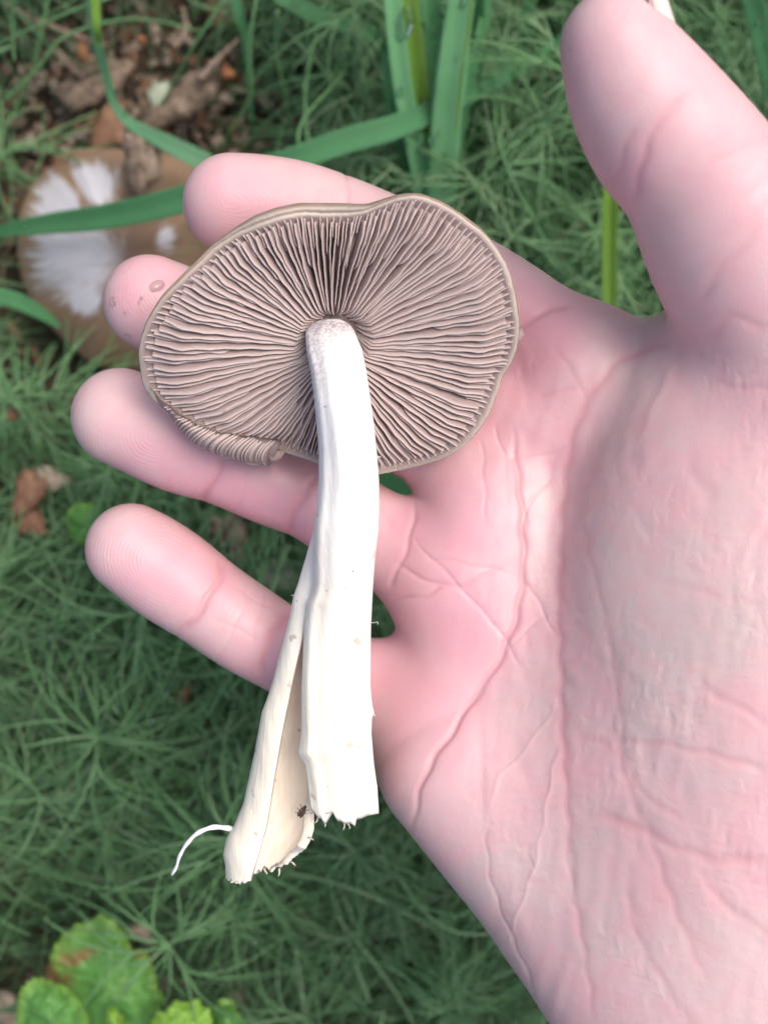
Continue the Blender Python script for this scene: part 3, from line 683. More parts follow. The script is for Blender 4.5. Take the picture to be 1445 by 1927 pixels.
def build_hand(h):
    gx = np.arange(hx0, hx1, h, dtype=np.float32); gy = np.arange(hy0, hy1, h, dtype=np.float32); gz = np.arange(hz0, hz1, h, dtype=np.float32)
    D = np.full((len(gx), len(gy), len(gz)), .05, np.float32)
    def chain(pts, sub=4):
        Q = catmull(pts, sub); return W(Q[:, 0], Q[:, 1], Q[:, 2]), Q[:, 3]*Q[:, 2]/F
    def box(lo, hi):
        f = lambda g, a, b: (max(0, int(np.searchsorted(g, a))), min(len(g), int(np.searchsorted(g, b))))
        return [f(g, a, b) for g, a, b in zip((gx, gy, gz), lo, hi)]
    def chain_dist(C, R, mar=.012, flat=1.0):
        lo = (C-R[:, None]).min(0)-mar; hi = (C+R[:, None]).max(0)+mar; b = box(lo, hi)
        sl = tuple(slice(*x) for x in b); shp = tuple(x[1]-x[0] for x in b); E = np.full(shp, .05, np.float32)
        for i in range(len(C)-1):
            a, c, ra, rc = C[i], C[i+1], R[i], R[i+1]
            lo = np.minimum(a-ra, c-rc)-mar; hi = np.maximum(a+ra, c+rc)+mar; bb = box(lo, hi)
            X = gx[bb[0][0]:bb[0][1], None, None]; Y = gy[None, bb[1][0]:bb[1][1], None]; Zz = gz[None, None, bb[2][0]:bb[2][1]]
            v = (c-a).astype(np.float32); L2 = float(v@v)
            dx, dy, dz = X-np.float32(a[0]), Y-np.float32(a[1]), Zz-np.float32(a[2])
            t = np.clip((dx*v[0]+dy*v[1]+dz*v[2])/L2, 0, 1)
            dist = np.sqrt((dx-t*v[0])**2+(dy-t*v[1])**2+(flat*(dz-t*v[2]))**2)-(ra+t*(rc-ra)).astype(np.float32)
            s2 = tuple(slice(bb[k][0]-b[k][0], bb[k][1]-b[k][0]) for k in range(3)); np.minimum(E[s2], dist, out=E[s2])
        return sl, E
    def smin(a, b, k):
        hh = np.clip(.5+.5*(b-a)/k, 0, 1); return b+(a-b)*hh-k*hh*(1-hh)
    for pts, k in BONES:
        C, R = chain(pts); sl, E = chain_dist(C, R, .016)
        D[sl] = smin(D[sl], E, k*.001) if k else np.minimum(D[sl], E)
    palm = D.copy()
    for nm, (pts, k) in FINGERS.items():
        C, R = chain(pts); sl, E = chain_dist(C, R); D[sl] = np.minimum(D[sl], smin(palm[sl], E, .006))
    C, R = chain(THUMB); sl, E = chain_dist(C, R, .014); D[sl] = smin(D[sl], E, .009)
    # thenar eminence
    c0 = W(1440, 1200, .194); rx, ry, rz = .0385, .0700, .0285
    sl = tuple(slice(*x) for x in box(c0-[.052, .088, .045], c0+[.052, .088, .045])); X = gx[sl[0], None, None]-c0[0]; Y = gy[None, sl[1], None]-c0[1]; Zz = gz[None, None, sl[2]]-c0[2]
    a = .06; X, Y = X*math.cos(a)-Y*math.sin(a), X*math.sin(a)+Y*math.cos(a)
    k0 = np.sqrt((X/rx)**2+(Y/ry)**2+(Zz/rz)**2); k1 = np.sqrt((X/rx**2)**2+(Y/ry**2)**2+(Zz/rz**2)**2)+1e-6
    D[sl] = smin(D[sl], (k0*(k0-1)/k1).astype(np.float32), (.006+.014*np.clip((-.012-gy[None, sl[1], None])/.035, 0, 1)).astype(np.float32))
    # surface nets
    S = D < 0
    cells = np.zeros(tuple(n_-1 for n_ in D.shape), np.uint8); corner = [(i, j, k) for i in (0, 1) for j in (0, 1) for k in (0, 1)]
    for (i, j, k) in corner: cells += S[i:i+cells.shape[0], j:j+cells.shape[1], k:k+cells.shape[2]]
    act = np.argwhere((cells > 0) & (cells < 8)); idx = np.full(cells.shape, -1, np.int32); idx[tuple(act.T)] = np.arange(len(act))
    acc = np.zeros((len(act), 3)); cnt = np.zeros(len(act))
    vals = {c_: D[act[:, 0]+c_[0], act[:, 1]+c_[1], act[:, 2]+c_[2]] for c_ in corner}
    for c_ in corner:
        for ax in range(3):
            if c_[ax]: continue
            e_ = list(c_); e_[ax] = 1; a_, b_ = vals[c_], vals[tuple(e_)]; mk = (a_ < 0) != (b_ < 0)
            t = np.where(mk, a_/(a_-b_+1e-12), 0); p = np.tile(np.array(c_, float), (len(act), 1)); p[:, ax] = t
            acc += p*mk[:, None]; cnt += mk
    V = (act+acc/cnt[:, None])*h+np.array([gx[0], gy[0], gz[0]])
    quads = []
    for ax in range(3):
        o1, o2 = [(1, 2), (2, 0), (0, 1)][ax]
        s0 = [slice(None)]*3; s1 = [slice(None)]*3; s0[ax] = slice(0, -1); s1[ax] = slice(1, None)
        a_, b_ = S[tuple(s0)], S[tuple(s1)]; e = np.argwhere(a_ != b_)
        ok = (e[:, o1] > 0) & (e[:, o2] > 0) & (e[:, o1] < cells.shape[o1]) & (e[:, o2] < cells.shape[o2]); e = e[ok]
        def cell(d1, d2):
            q = e.copy(); q[:, o1] -= d1; q[:, o2] -= d2; return idx[tuple(q.T)]
        q = np.stack([cell(1, 1), cell(0, 1), cell(0, 0), cell(1, 0)], 1); flip = ~a_[tuple(e.T)]
        q[flip] = q[flip][:, ::-1]; quads.append(q)
    Q = np.vstack(quads); Q = Q[(Q >= 0).all(1)]
    # relax
    E = np.vstack([Q[:, [0, 1]], Q[:, [1, 2]], Q[:, [2, 3]], Q[:, [3, 0]]]); E = np.vstack([E, E[:, ::-1]])
    deg = np.bincount(E[:, 0], minlength=len(V))[:, None]+1e-9
    for it in range(6):
        A = np.stack([np.bincount(E[:, 0], V[E[:, 1], k], minlength=len(V)) for k in range(3)], 1)/deg
        lam = .55 if it % 2 == 0 else -.56
        V = V+lam*(A-V)
    return V, Q
hv, hq = build_hand(FINE)
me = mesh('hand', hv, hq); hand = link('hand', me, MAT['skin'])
md = hand.modifiers.new('sub', 'SUBSURF'); md.levels = 1; md.render_levels = 1
dg = bpy.context.evaluated_depsgraph_get(); me2 = bpy.data.meshes.new_from_object(hand.evaluated_get(dg)); hand.modifiers.clear(); hand.data = me2; me2.name = 'hand'
bpy.data.meshes.remove(me)
nv = len(me2.vertices); co = np.zeros(nv*3, np.float32); me2.vertices.foreach_get('co', co); co = co.reshape(-1, 3).astype(float)
no = np.zeros(nv*3, np.float32); me2.vertices.foreach_get('normal', no); no = no.reshape(-1, 3)
d_ = H-co[:, 2]; PX = 722.5+co[:, 0]/d_*F; PY = 963.5-co[:, 1]/d_*F; up = np.clip(no[:, 2]*2+.2, 0, 1)
CREASES = [  # polyline, width px, depth mm, redness
 ([(1300, 638), (1240, 650), (1185, 668), (1130, 715), (1092, 780), (1070, 850), (1060, 930), (1054, 1020), (1050, 1150), (1052, 1280), (1060, 1420), (1072, 1600), (1088, 1750)], 7, .7, 1),
 ([(968, 632), (985, 608), (1020, 588), (1075, 568)], 7, .8, 1),
 ([(965, 815), (972, 880), (983, 960), (985, 1060), (975, 1150), (945, 1230), (905, 1295), (860, 1360), (815, 1430), (788, 1490), (775, 1560)], 6, .75, 1),
 ([(1000, 748), (1040, 742), (1095, 722)], 5, .4, .5), ([(935, 858), (1000, 862), (1070, 840)], 4, .3, .5),
 ([(735, 1060), (790, 1085), (850, 1105), (900, 1090), (950, 1068)], 5, .45, .7), ([(730, 1133), (790, 1122), (835, 1103)], 5, .5, .7),
 ([(775, 1010), (830, 1070), (880, 1120), (940, 1190), (985, 1260)], 4, .35, .4),
 ([(800, 1050), (870, 1060), (960, 1080)], 3.5, .25, .4),
 ([(990, 1095), (1015, 1140), (1045, 1195)], 4, .4, .5), ([(960, 1210), (1000, 1180), (1045, 1145)], 3.5, .3, .3),
 ([(930, 800), (950, 870), (962, 960)], 4, .3, .3), ([(905, 820), (910, 900), (915, 990)], 4, .25, .3),
 ([(990, 1000), (1000, 940), (1040, 900)], 3.5, .3, .3),
 ([(1052, 1300), (1020, 1370), (975, 1425), (935, 1470), (922, 1530)], 4, -.22, 0),
 ([(1052, 1400), (1035, 1470), (1020, 1560), (1003, 1640), (975, 1715), (955, 1770)], 4.5, -.22, 0),
 ([(920, 1540), (915, 1600), (930, 1680), (975, 1790), (1010, 1880)], 5, .25, .4),
 ([(1150, 1330), (1172, 1450), (1215, 1560), (1250, 1660), (1290, 1760), (1330, 1860)], 7, .4, .6),
 ([(1060, 1390), (1140, 1396), (1220, 1398), (1300, 1412), (1380, 1432), (1460, 1460)], 6, .45, .6),
 ([(1090, 1530), (1160, 1545), (1220, 1570), (1290, 1605), (1370, 1620), (1460, 1612)], 8, .6, .9),
 ([(1300, 1280), (1370, 1320), (1460, 1375)], 7, .35, .5), ([(1085, 960), (1110, 1060), (1140, 1180), (1160, 1300), (1175, 1440)], 6, .3, .4),
 ([(1340, 722), (1400, 730), (1460, 733)], 5, .3, .5), ([(1240, 1090), (1340, 1120), (1460, 1150)], 7, .2, .3),
 ([(1180, 1660), (1190, 1740), (1230, 1820), (1290, 1927)], 6, .3, .4), ([(1300, 1620), (1360, 1700), (1450, 1760)], 6, .3, .4),
 ([(1060, 1560), (1078, 1680), (1100, 1800), (1115, 1920)], 5, .35, .4), ([(1175, 1440), (1215, 1500), (1290, 1550)], 5, .3, .4),
 ([(1312, 165), (1275, 195), (1240, 232), (1215, 280), (1198, 340), (1186, 400)], 7, .6, .8), ([(1195, 235), (1175, 280), (1160, 330), (1152, 375)], 6, .4, .6),
 ([(1445, 415), (1390, 470), (1345, 520), (1310, 575)], 9, .45, .5), ([(1440, 255), (1380, 290), (1330, 300)], 7, .2, .3), ([(1445, 620), (1380, 600), (1320, 640)], 8, .35, .5),
 ([(1100, 760), (1080, 700), (1040, 660)], 5, .3, .3), ([(1230, 640), (1160, 800), (1120, 900)], 6, -.18, 0), ([(1290, 650), (1230, 760), (1190, 860)], 6, -.18, 0),
 ([(432, 1045), (415, 1085), (392, 1125), (368, 1160), (330, 1203)], 7, .75, 1), ([(420, 1040), (400, 1085), (378, 1118)], 4, .3, .6),
 ([(548, 1145), (520, 1185), (503, 1225), (488, 1290)], 8, .7, 1), ([(500, 1110), (492, 1160), (470, 1210)], 4, .25, .3), ([(470, 1085), (455, 1150), (425, 1210), (405, 1250)], 4, .2, .3),
 ([(400, 1160), (440, 1180), (480, 1205)], 4, .2, .3), ([(440, 1100), (480, 1130), (515, 1140)], 3.5, .2, .3),
 ([(425, 858), (410, 890), (395, 920), (375, 950)], 6, .65, 1), ([(600, 890), (570, 930), (552, 970), (540, 1015)], 8, .7, 1), ([(470, 880), (455, 930), (440, 975)], 3.5, .2, .3),
 ([(655, 318), (652, 350), (655, 400)], 5, .45, .7), ([(300, 930), (345, 880)], 3, .1, .2),
 ([(330, 640), (360, 560), (395, 520)], 6, .5, 1), ([(780, 945), (770, 1010), (745, 1080), (728, 1110)], 7, .5, .6), ([(712, 940), (735, 1000)], 5, .2, .3),
]
disp = np.zeros(nv); red = np.zeros(nv)
for (pl, w, dep, rd) in CREASES:
    Q = catmull(pl, 5); n_ = len(Q); m_ = (PX > Q[:, 0].min()-5*w) & (PX < Q[:, 0].max()+5*w) & (PY > Q[:, 1].min()-5*w) & (PY < Q[:, 1].max()+5*w) & (up > 0)
    ii = np.where(m_)[0]
    if not len(ii): continue
    if np.mean([p[0] for p in pl]) > 1040: dep *= .3; w *= 1.35
    elif dep < .55: dep *= .45; w *= .75; rd *= .4
    else: dep *= .62
    x, y = PX[ii]+2.5*np.sin(PY[ii]*.09+w), PY[ii]+2.5*np.sin(PX[ii]*.08+w); best = np.full(len(ii), 1e9); bt = np.zeros(len(ii))
    for k in range(n_-1):
        a, b = Q[k], Q[k+1]; v = b-a; L2 = v@v+1e-9; t = np.clip(((x-a[0])*v[0]+(y-a[1])*v[1])/L2, 0, 1)
        dd = np.hypot(x-a[0]-t*v[0], y-a[1]-t*v[1]); mm = dd < best; best[mm] = dd[mm]; bt[mm] = ((k+t)/(n_-1))[mm]
    fade = np.clip(np.minimum(bt, 1-bt)*6+.15, 0, 1)
    gk = np.exp(-(best/w)**2)*fade; wide = np.exp(-(best/(w*3.2))**2)*fade
    disp[ii] -= (gk*dep+wide*dep*.35)*.001*up[ii]; red[ii] = np.maximum(red[ii], (gk*.8+wide*.4)*rd)
# soft folds of the palm and loose broad undulation
def nz(x, y, s, seed): 
    return snoise(x*s+.6*snoise(y*s*1.3, seed+9), seed)*snoise(y*s*.8+.7*snoise(x*s, seed+5), seed+3)
palmm = np.clip((PX-780)/200, 0, 1)*np.clip((PY-560)/120, 0, 1)
disp += up*palmm*(.00018*nz(PX, PY, .016, 21)+.00010*nz(PX+PY, PX-PY, .035, 22))
disp += up*palmm*.00003*np.sin((PX*.95+PY*.12)*.16+2*snoise(PY*.012, 31))*np.clip(snoise(PX*.012+PY*.006, 33)+.4, 0, 1)
co += no*disp[:, None]; me2.vertices.foreach_set('co', co.astype(np.float32).ravel())
# ridge direction fields
phase = np.zeros(nv); amp = np.zeros(nv); PD = 6.4
tips = [(430, 375, (.97, .25), 1.0), (300, 560, (.88, .47), 1.0), (285, 825, (.9, .42), 1.0), (300, 1060, (.84, .54), 1.0)]
wsum = np.zeros(nv)
for fi, ((nm, (pts, _)), (cx, cy, ax, _a)) in enumerate(zip(FINGERS.items(), tips)):
    P0 = np.array(pts)[:, :2]; dd = np.min([np.hypot(PX-q[0], PY-q[1])-q[2] for q in catmull(np.array([(p[0], p[1], p[3]) for p in pts]), 4)], 0)
    inside = (dd < 8) & (PX < (800, 700, 700, 690)[fi])
    u = (PX-cx)*ax[0]+(PY-cy)*ax[1]; v = -(PX-cx)*ax[1]+(PY-cy)*ax[0]
    u = u+4*snoise(PX*.03+PY*.02, 71+fi); v = v+4*snoise(PY*.03-PX*.02, 75+fi); r1 = np.sqrt(np.where(u < 0, u*.9, u*(.42+.15*(fi == 2)))**2+v**2+20); ww = np.clip((u-70)/60, 0, 1); ww = ww*ww*(3-2*ww)
    ph_ = r1*(1-ww)+(np.sqrt((u*.9)**2+(v*.5)**2))*ww
    phase[inside] = (ph_/PD)[inside]; amp[inside] = (1-.55*np.clip((u-120)/80, 0, 1))[inside]; wsum[inside] = 1
th = (PX > 1030) & (PY < 420) & (wsum == 0)
u = (PX-1165)*.5+(PY-150)*.87+5*snoise(PX*.02, 3); v = (PX-1165)*.87-(PY-150)*.5
phase[th] = ((np.sqrt((u+230)**2+(v*.75+30)**2)+14*snoise(u*.012, 4))/8.0)[th]; amp[th] = (1.0*np.clip(1.3-u/260, 0, 1))[th]
rest = (wsum == 0) & ~th
pp = (PX*.72+PY*.42+70*np.sin(PX*.006+1)+60*np.sin(PY*.0055+.5)+35*np.sin((PX-PY)*.011))/6.6
phase[rest] = pp[rest]; amp[rest] = (.36*np.clip(1.25-(PX-900)/420, .12, 1)*np.clip(1.3-(PY-1300)/500, .25, 1))[rest]
amp *= up; amp *= .75+.35*snoise(PX*.02+PY*.013, 44)
pink = .40-.20*np.clip((PX-1040)/120, 0, 1)*np.clip((PY-560)/100, 0, 1)+.5*sum(blob(PX, PY, *b) for b in [(330, 870, 130, 75, .4), (300, 1080, 120, 70, .6), (275, 560, 80, 75), (440, 380, 110, 75), (520, 960, 130, 70, .4), (830, 1260, 110, 170), (880, 1000, 120, 200), (1000, 640, 120, 80), (750, 1010, 60, 120), (640, 1200, 200, 120), (1180, 330, 110, 60, -1), (960, 750, 90, 90)])
pink += .15*nz(PX, PY, .015, 61)
pink -= .3*sum(blob(PX, PY, *b) for b in [(360, 400, 22, 60), (205, 560, 20, 60), (160, 790, 25, 60), (185, 1030, 22, 60)])
beige_shade = sum(blob(PX, PY, *b) for b in [(1230, 1150, 190, 420), (1150, 1550, 250, 260, .3), (1020, 1600, 160, 240), (1330, 1000, 160, 300)])  # grey-beige over the thenar: overhead shade put into the skin colour
for nm_, val in (('ridge', phase), ('ridge_amp', np.clip(amp, 0, 1)), ('pink', np.clip(pink, 0, 1)), ('beige_shade', np.clip(beige_shade, 0, 1)*.8), ('crease', red)):
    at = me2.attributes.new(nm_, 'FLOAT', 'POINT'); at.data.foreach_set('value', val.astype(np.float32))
me2.polygons.foreach_set('use_smooth', np.ones(len(me2.polygons), bool)); me2.update()
tag(hand, 'open left hand, pink palm up, fingers spread under the mushroom', 'hand')
# thumb nail: curved plate on the far side of the thumb tip
nu, nvv = 16, 12
c0 = W(1150, 80, .161); axis = np.array([-.42, .86, .25]); axis /= np.linalg.norm(axis)
out = np.array([.86, .46, -.05]); out -= axis*(out@axis); out /= np.linalg.norm(out); sidev = np.cross(axis, out)
Vn = []
for lay in (0, 1):
    for i in range(nu):
        for j in range(nvv):
            uu = i/(nu-1); a = (j/(nvv-1)-.5)*2*1.05; rr = .0102-.0006*lay-.0008*(1-uu)
            rr *= 1-.06*abs(a)**3
            Vn.append(c0+axis*(-.002+.016*uu)+out*(rr*math.cos(a))+sidev*(rr*math.sin(a)))
Fl = [tuple(f) for f in grid_faces(nu, nvv)]+[tuple(f)[::-1] for f in grid_faces(nu, nvv, off=nu*nvv)]
bd = [(i, 0) for i in range(nu)]+[(nu-1, j) for j in range(1, nvv)]+[(i, nvv-1) for i in range(nu-2, -1, -1)]+[(0, j) for j in range(nvv-2, 0, -1)]
bi = [i*nvv+j for i, j in bd]; Fl += [(bi[k], bi[(k+1) % len(bi)], bi[(k+1) % len(bi)]+nu*nvv, bi[k]+nu*nvv) for k in range(len(bi))]
link('thumbnail', mesh('thumbnail', Vn, Fl), MAT['nail'], hand)

# ------------------------------------------------------------------ the held mushroom
TILT = math.tan(math.radians(22)); ZC = H-.1835; PYC = 635.; YC = (963.5-PYC)/F*(H-ZC)
nrm = np.array([0, -math.sin(math.radians(22)), math.cos(math.radians(22))])
def plane(px, py):
    a = (963.5-np.asarray(py, float))/F; z = (ZC+(a*H-YC)*TILT)/(1+a*TILT); return W(px, py, H-z)
CC = np.array([628., 640.])
CAP = [(370, 490), (400, 460), (440, 430), (480, 405), (520, 391), (560, 384), (620, 386), (690, 388), (715, 380), (755, 367), (790, 366), (830, 380), (870, 405), (910, 435), (935, 465), (955, 500), (970, 550), (977, 600), (975, 650), (962, 690), (948, 705), (940, 735), (925, 775), (900, 815), (870, 845), (835, 868), (800, 880), (760, 890), (715, 896), (670, 893), (620, 880), (595, 866), (560, 858), (530, 850), (500, 842), (460, 838), (420, 828), (380, 812), (345, 792), (318, 778), (290, 764), (268, 740), (260, 712), (257, 670), (262, 640), (272, 610), (286, 585), (305, 555), (335, 525)]
nA = 720; ANG = np.arange(nA)/nA*2*math.pi; RO = poly_radius(CAP, CC, ANG)
kk = np.ones(9)/9; RO = np.convolve(np.r_[RO[-4:], RO, RO[:4]], kk, 'valid')
deg = np.degrees(ANG); inset = 3.2+15*np.exp(-((deg-102)/30)**4)+5*np.exp(-((deg-145)/22)**2)
inset = inset+.9*snoise(ANG*9, 8)+.5*snoise(ANG*40, 9)
RG = RO-inset
def radius(th, tab): return np.interp(np.mod(th, 2*math.pi), np.r_[ANG, 2*math.pi], np.r_[tab, tab[0]])
def wave(th, s): return .0011*np.sin(3*th+.8)*s**2+.0007*np.sin(7*th)*s**3
def under(th, s):
    """underside at angle th, radial fraction s in 0..1 of the gill radius"""
    Rr = 30+(radius(th, RG)-30)*s; P = plane(CC[0]+Rr*np.cos(th), CC[1]-Rr*np.sin(th))
    off = -.0036*(1-s)**1.1-.0006+wave(th, s); return P+nrm*np.asarray(off)[..., None]
mush = empty('mushroom', tuple(W(640, 1150, .19)))
tag(mush, 'freshly picked mushroom with brown gills up and white split stem, lying on the open hand', 'mushroom')
rows = []; zone = []
for s in np.linspace(0, 1, 24): rows.append(under(ANG, np.full(nA, s))+nrm*.0010*max(0, (s-.85)/.15)); zone.append(1.0 if s < .96 else .8)
lipr = [(.12, .0005, .55), (.3, .0011, .5), (.5, .0014, .5), (.7, .0012, .45), (.88, .0006, .3), (1.0, -.0004, .15), (1.0, -.0016, .1), (.94, -.0027, 0)]
sc = inset/inset.max()
for (f, zz, zo) in lipr:
    Rr = RG+(RO-RG)*f; P = plane(CC[0]+Rr*np.cos(ANG), CC[1]-Rr*np.sin(ANG)); hz = zz*(-.1+1.0*sc) if zz > 0 else zz
    rows.append(P+nrm*(hz+wave(ANG, 1)-.0003)[:, None] if not np.isscalar(hz) else P+nrm*(hz+wave(ANG, 1)-.0003)[:, None]); zone.append(zo if False else zo*np.clip(.30+1.1*sc, 0, 1))
for s in np.linspace(.9, .02, 14):
    Rr = RO*s; P = plane(CC[0]+Rr*np.cos(ANG), CC[1]-Rr*np.sin(ANG)); rows.append(P+nrm*(-.0028-.0085*(1-s**2)+wave(ANG, s))[:, None]); zone.append(0)
nRw = len(rows); V = np.stack(rows).reshape(-1, 3); Fl = [tuple(f) for f in grid_faces(nRw, nA, wrap_v=True)[:, ::-1]]+[tuple(range(nA))[::-1], tuple(range((nRw-1)*nA, nRw*nA))]
cap = adopt(link('cap', mesh('cap', V, Fl, {'zone': np.concatenate([np.broadcast_to(z_, nA) for z_ in zone])}), MAT['cap']), mush)
# gills
def sstep(x): x = np.clip(x, 0, 1); return x*x*(3-2*x)
P2 = np.stack([CC[0]+RG*np.cos(ANG), CC[1]-RG*np.sin(ANG)], 1); arc = np.r_[0, np.cumsum(np.linalg.norm(np.diff(np.vstack([P2, P2[:1]]), axis=0), axis=1))]
rg = np.random.default_rng(3)
def gill(frac, s0, hmax, seed):
    r = np.random.default_rng(seed); ns = 26; s = np.linspace(s0, 1.045, ns); th_r = np.interp(frac*arc[-1], arc, np.r_[ANG, 2*math.pi])
    # angle at the stem: half way between even spacing and the rim angle, so that gills bend near the stem
    th_s = frac*2*math.pi*.55+th_r*.45 if abs(frac*2*math.pi-th_r) < 1.5 else th_r
    w = sstep(s*1.15); th = th_s*(1-w)+th_r*w
    th = th+(.012*np.sin(s*4+3*frac*6.28)+.0016*np.sin(s*13+r.uniform(0, 6)))*np.sin(np.pi*np.clip((s-s0)/(1-s0), 0, .999))**.5+r.normal(0, .0025)
    B = under(th, s); T = np.gradient(B, axis=0); T /= np.linalg.norm(T, axis=1, keepdims=True)
    N = np.tile(nrm, (ns, 1)); Sd = np.cross(N, T); Sd /= np.linalg.norm(Sd, axis=1, keepdims=True)
    q = (s-s0)/(1-s0); h = hmax*np.clip(sstep((1.02-s)*3.4)*.72+.36*np.clip((1.045-s)*22, .12, 1), 0, 1)*(sstep(q*(5 if s0 > .1 else 14))*.95+.05)
    h = h*(1+.03*np.sin(s*40+r.uniform(0, 6)))
    # free edges hang toward the lower side of the tilted cap
    down = np.array([0, -1., 0]); lean = (Sd@down); lean = lean*.70+.04*r.normal()+.025*np.sin(s*8+r.uniform(0, 6))+.02*np.sin(s*35+r.uniform(0, 6))*np.clip(s, 0, 1)
    rowsg = []; ed = []
    for k, f in enumerate((0, .35, .7, .9, 1.0)):
        mid = B+N*(h*f-.0004*(f == 0))[:, None]+Sd*(h*lean*f**1.5)[:, None]; t = (.00024*(1-f)+.00007)
        rowsg.append((mid-Sd*t, mid+Sd*t)); ed.append(f)
    ring = [a for a, _ in rowsg]+[b for _, b in rowsg[::-1]]; e = ed+ed[::-1]
    V = np.stack(ring, 1).reshape(-1, 3); kq = len(ring)
    Fl = [tuple(f) for f in grid_faces(ns, kq, wrap_v=True)]+[tuple(range(kq))[::-1], tuple(range((ns-1)*kq, ns*kq))]
    return mesh('gill', V, Fl, {'edge': np.tile(e, ns)})
NG = 72; gi = 0
for k in range(NG*4):
    fr = (k+rg.normal(0, .13))/(NG*4)
    if k % 4 == 0: s0, hm = .03+rg.uniform(0, .03), .0029
    elif k % 4 == 2: s0, hm = rg.choice([.06, .22, .42])+rg.uniform(-.03, .06), .0026
    else: s0, hm = rg.uniform(.50, .80), .0020
    o = link('gill', gill(fr % 1.0, s0, hm, 100+k), MAT['gill'], cap)
# folded rim at the lower left, its short gills standing across
FI = catmull([(280, 733), (300, 752), (326, 770), (358, 788), (400, 804), (450, 813), (500, 819), (532, 824)], 8); FO = catmull([(274, 742), (291, 766), (317, 787), (350, 822), (397, 850), (435, 864), (472, 874), (506, 878)], 8)
mF = 60; FI = resample(FI, mF); FO = resample(FO, mF); cs = np.linspace(0, 1, 9)
V = []
for lay in (0, 1):
    for i in range(mF):
        for c_ in cs:
            p = FI[i]*(1-c_)+FO[i]*c_; q = plane(p[0], p[1])+nrm*(-.0012+min(1, i/28)*(.0024+.0020*math.sin(math.pi*min(1, c_*.72+.12)))-.0022*c_-.0003*math.sin(i*.7)-.0012*lay); V.append(q)
K = len(cs); Fl = [tuple(f) for f in grid_faces(mF, K)]+[tuple(f)[::-1] for f in grid_faces(mF, K, off=mF*K)]
bd = [i*K for i in range(mF)]+[(mF-1)*K+j for j in range(1, K)]+[i*K+K-1 for i in range(mF-2, -1, -1)]+[j for j in range(K-2, 0, -1)]
Fl += [(bd[k], bd[(k+1) % len(bd)], bd[(k+1) % len(bd)]+mF*K, bd[k]+mF*K) for k in range(len(bd))]
flap = link('folded_rim', mesh('folded_rim', V, Fl, {'zone': np.full(len(V), 1.0)}), MAT['cap'], cap); flap['label'] = 'turned over rim with short crosswise gills'
for k in range(36):
    t = 10+(mF-12)*(k+rg.uniform(-.3, .3)+.3)/35.6; i = int(t); f = t-i; a0 = FI[i]*(1-f)+FI[min(i+1, mF-1)]*f; b0 = FO[i]*(1-f)+FO[min(i+1, mF-1)]*f
    cc = np.linspace(.04, .93, 10); pts = a0[None]*(1-cc[:, None])+b0[None]*cc[:, None]+np.stack([6*np.sin(cc*3.1+k*.1)+rg.normal(0, 1), np.zeros(10)], 1)
    B = plane(pts[:, 0], pts[:, 1])+nrm*(-.0012+min(1, t/28)*(.0024+.0020*np.sin(np.pi*np.minimum(1, cc*.72+.12)))-.0022*cc-.0006)[:, None]
    T = np.gradient(B, axis=0); T /= np.linalg.norm(T, axis=1, keepdims=True); Sd = np.cross(nrm, T); Sd /= np.linalg.norm(Sd, axis=1, keepdims=True)
    hh = rg.uniform(.0009, .0017)*np.sin(np.pi*np.clip(cc, .05, .97))**.6; rowsg = []
    for fq in (0, .6, 1): mid = B+nrm*(hh*fq)[:, None]-Sd*(hh*fq*.8)[:, None]; rowsg.append((mid-Sd*(.00022-.0001*fq), mid+Sd*(.00022-.0001*fq)))
    ring = [a for a, _ in rowsg]+[b for _, b in rowsg[::-1]]; V = np.stack(ring, 1).reshape(-1, 3)
    Fl = [tuple(f_) for f_ in grid_faces(10, 6, wrap_v=True)]+[tuple(range(6))[::-1], tuple(range(54, 60))]
    link('short_gill', mesh('short_gill', V, Fl, {'edge': np.tile([0, .6, 1, 1, .6, 0], 10)}), MAT['gill'], cap)
# small torn scrap of flesh at the end of the fold
def scrap(pts, dz, th, mat, name, parent, attr):
    P = np.array(pts, float); c_ = P.mean(0); n_ = len(P); V = [plane(*p)+nrm*(dz+rg.normal(0, .0002)) for p in P]+[plane(*c_)+nrm*(dz+.0006)]+[plane(*p)+nrm*(dz-th) for p in P]+[plane(*c_)+nrm*(dz-th)]
    Fl = [((i+1) % n_, i, n_) for i in range(n_)]+[(n_+1+i, n_+1+(i+1) % n_, 2*n_+1) for i in range(n_)]+[(i, (i+1) % n_, n_+1+(i+1) % n_, n_+1+i) for i in range(n_)]
    return link(name, mesh(name, V, Fl, {k_: np.full(2*n_+2, v_) for k_, v_ in attr.items()}), MAT[mat], parent)
scrap([(506, 848), (518, 842), (538, 846), (532, 856), (524, 862), (512, 866), (505, 864)], .0016, .0012, 'gill', 'torn_flesh', cap, {'edge': .3})
scrap([(955, 640), (968, 634), (982, 616), (986, 630), (976, 645), (964, 668), (952, 690), (948, 676)], -.0003, .001, 'gill', 'torn_flesh', cap, {'edge': .8})

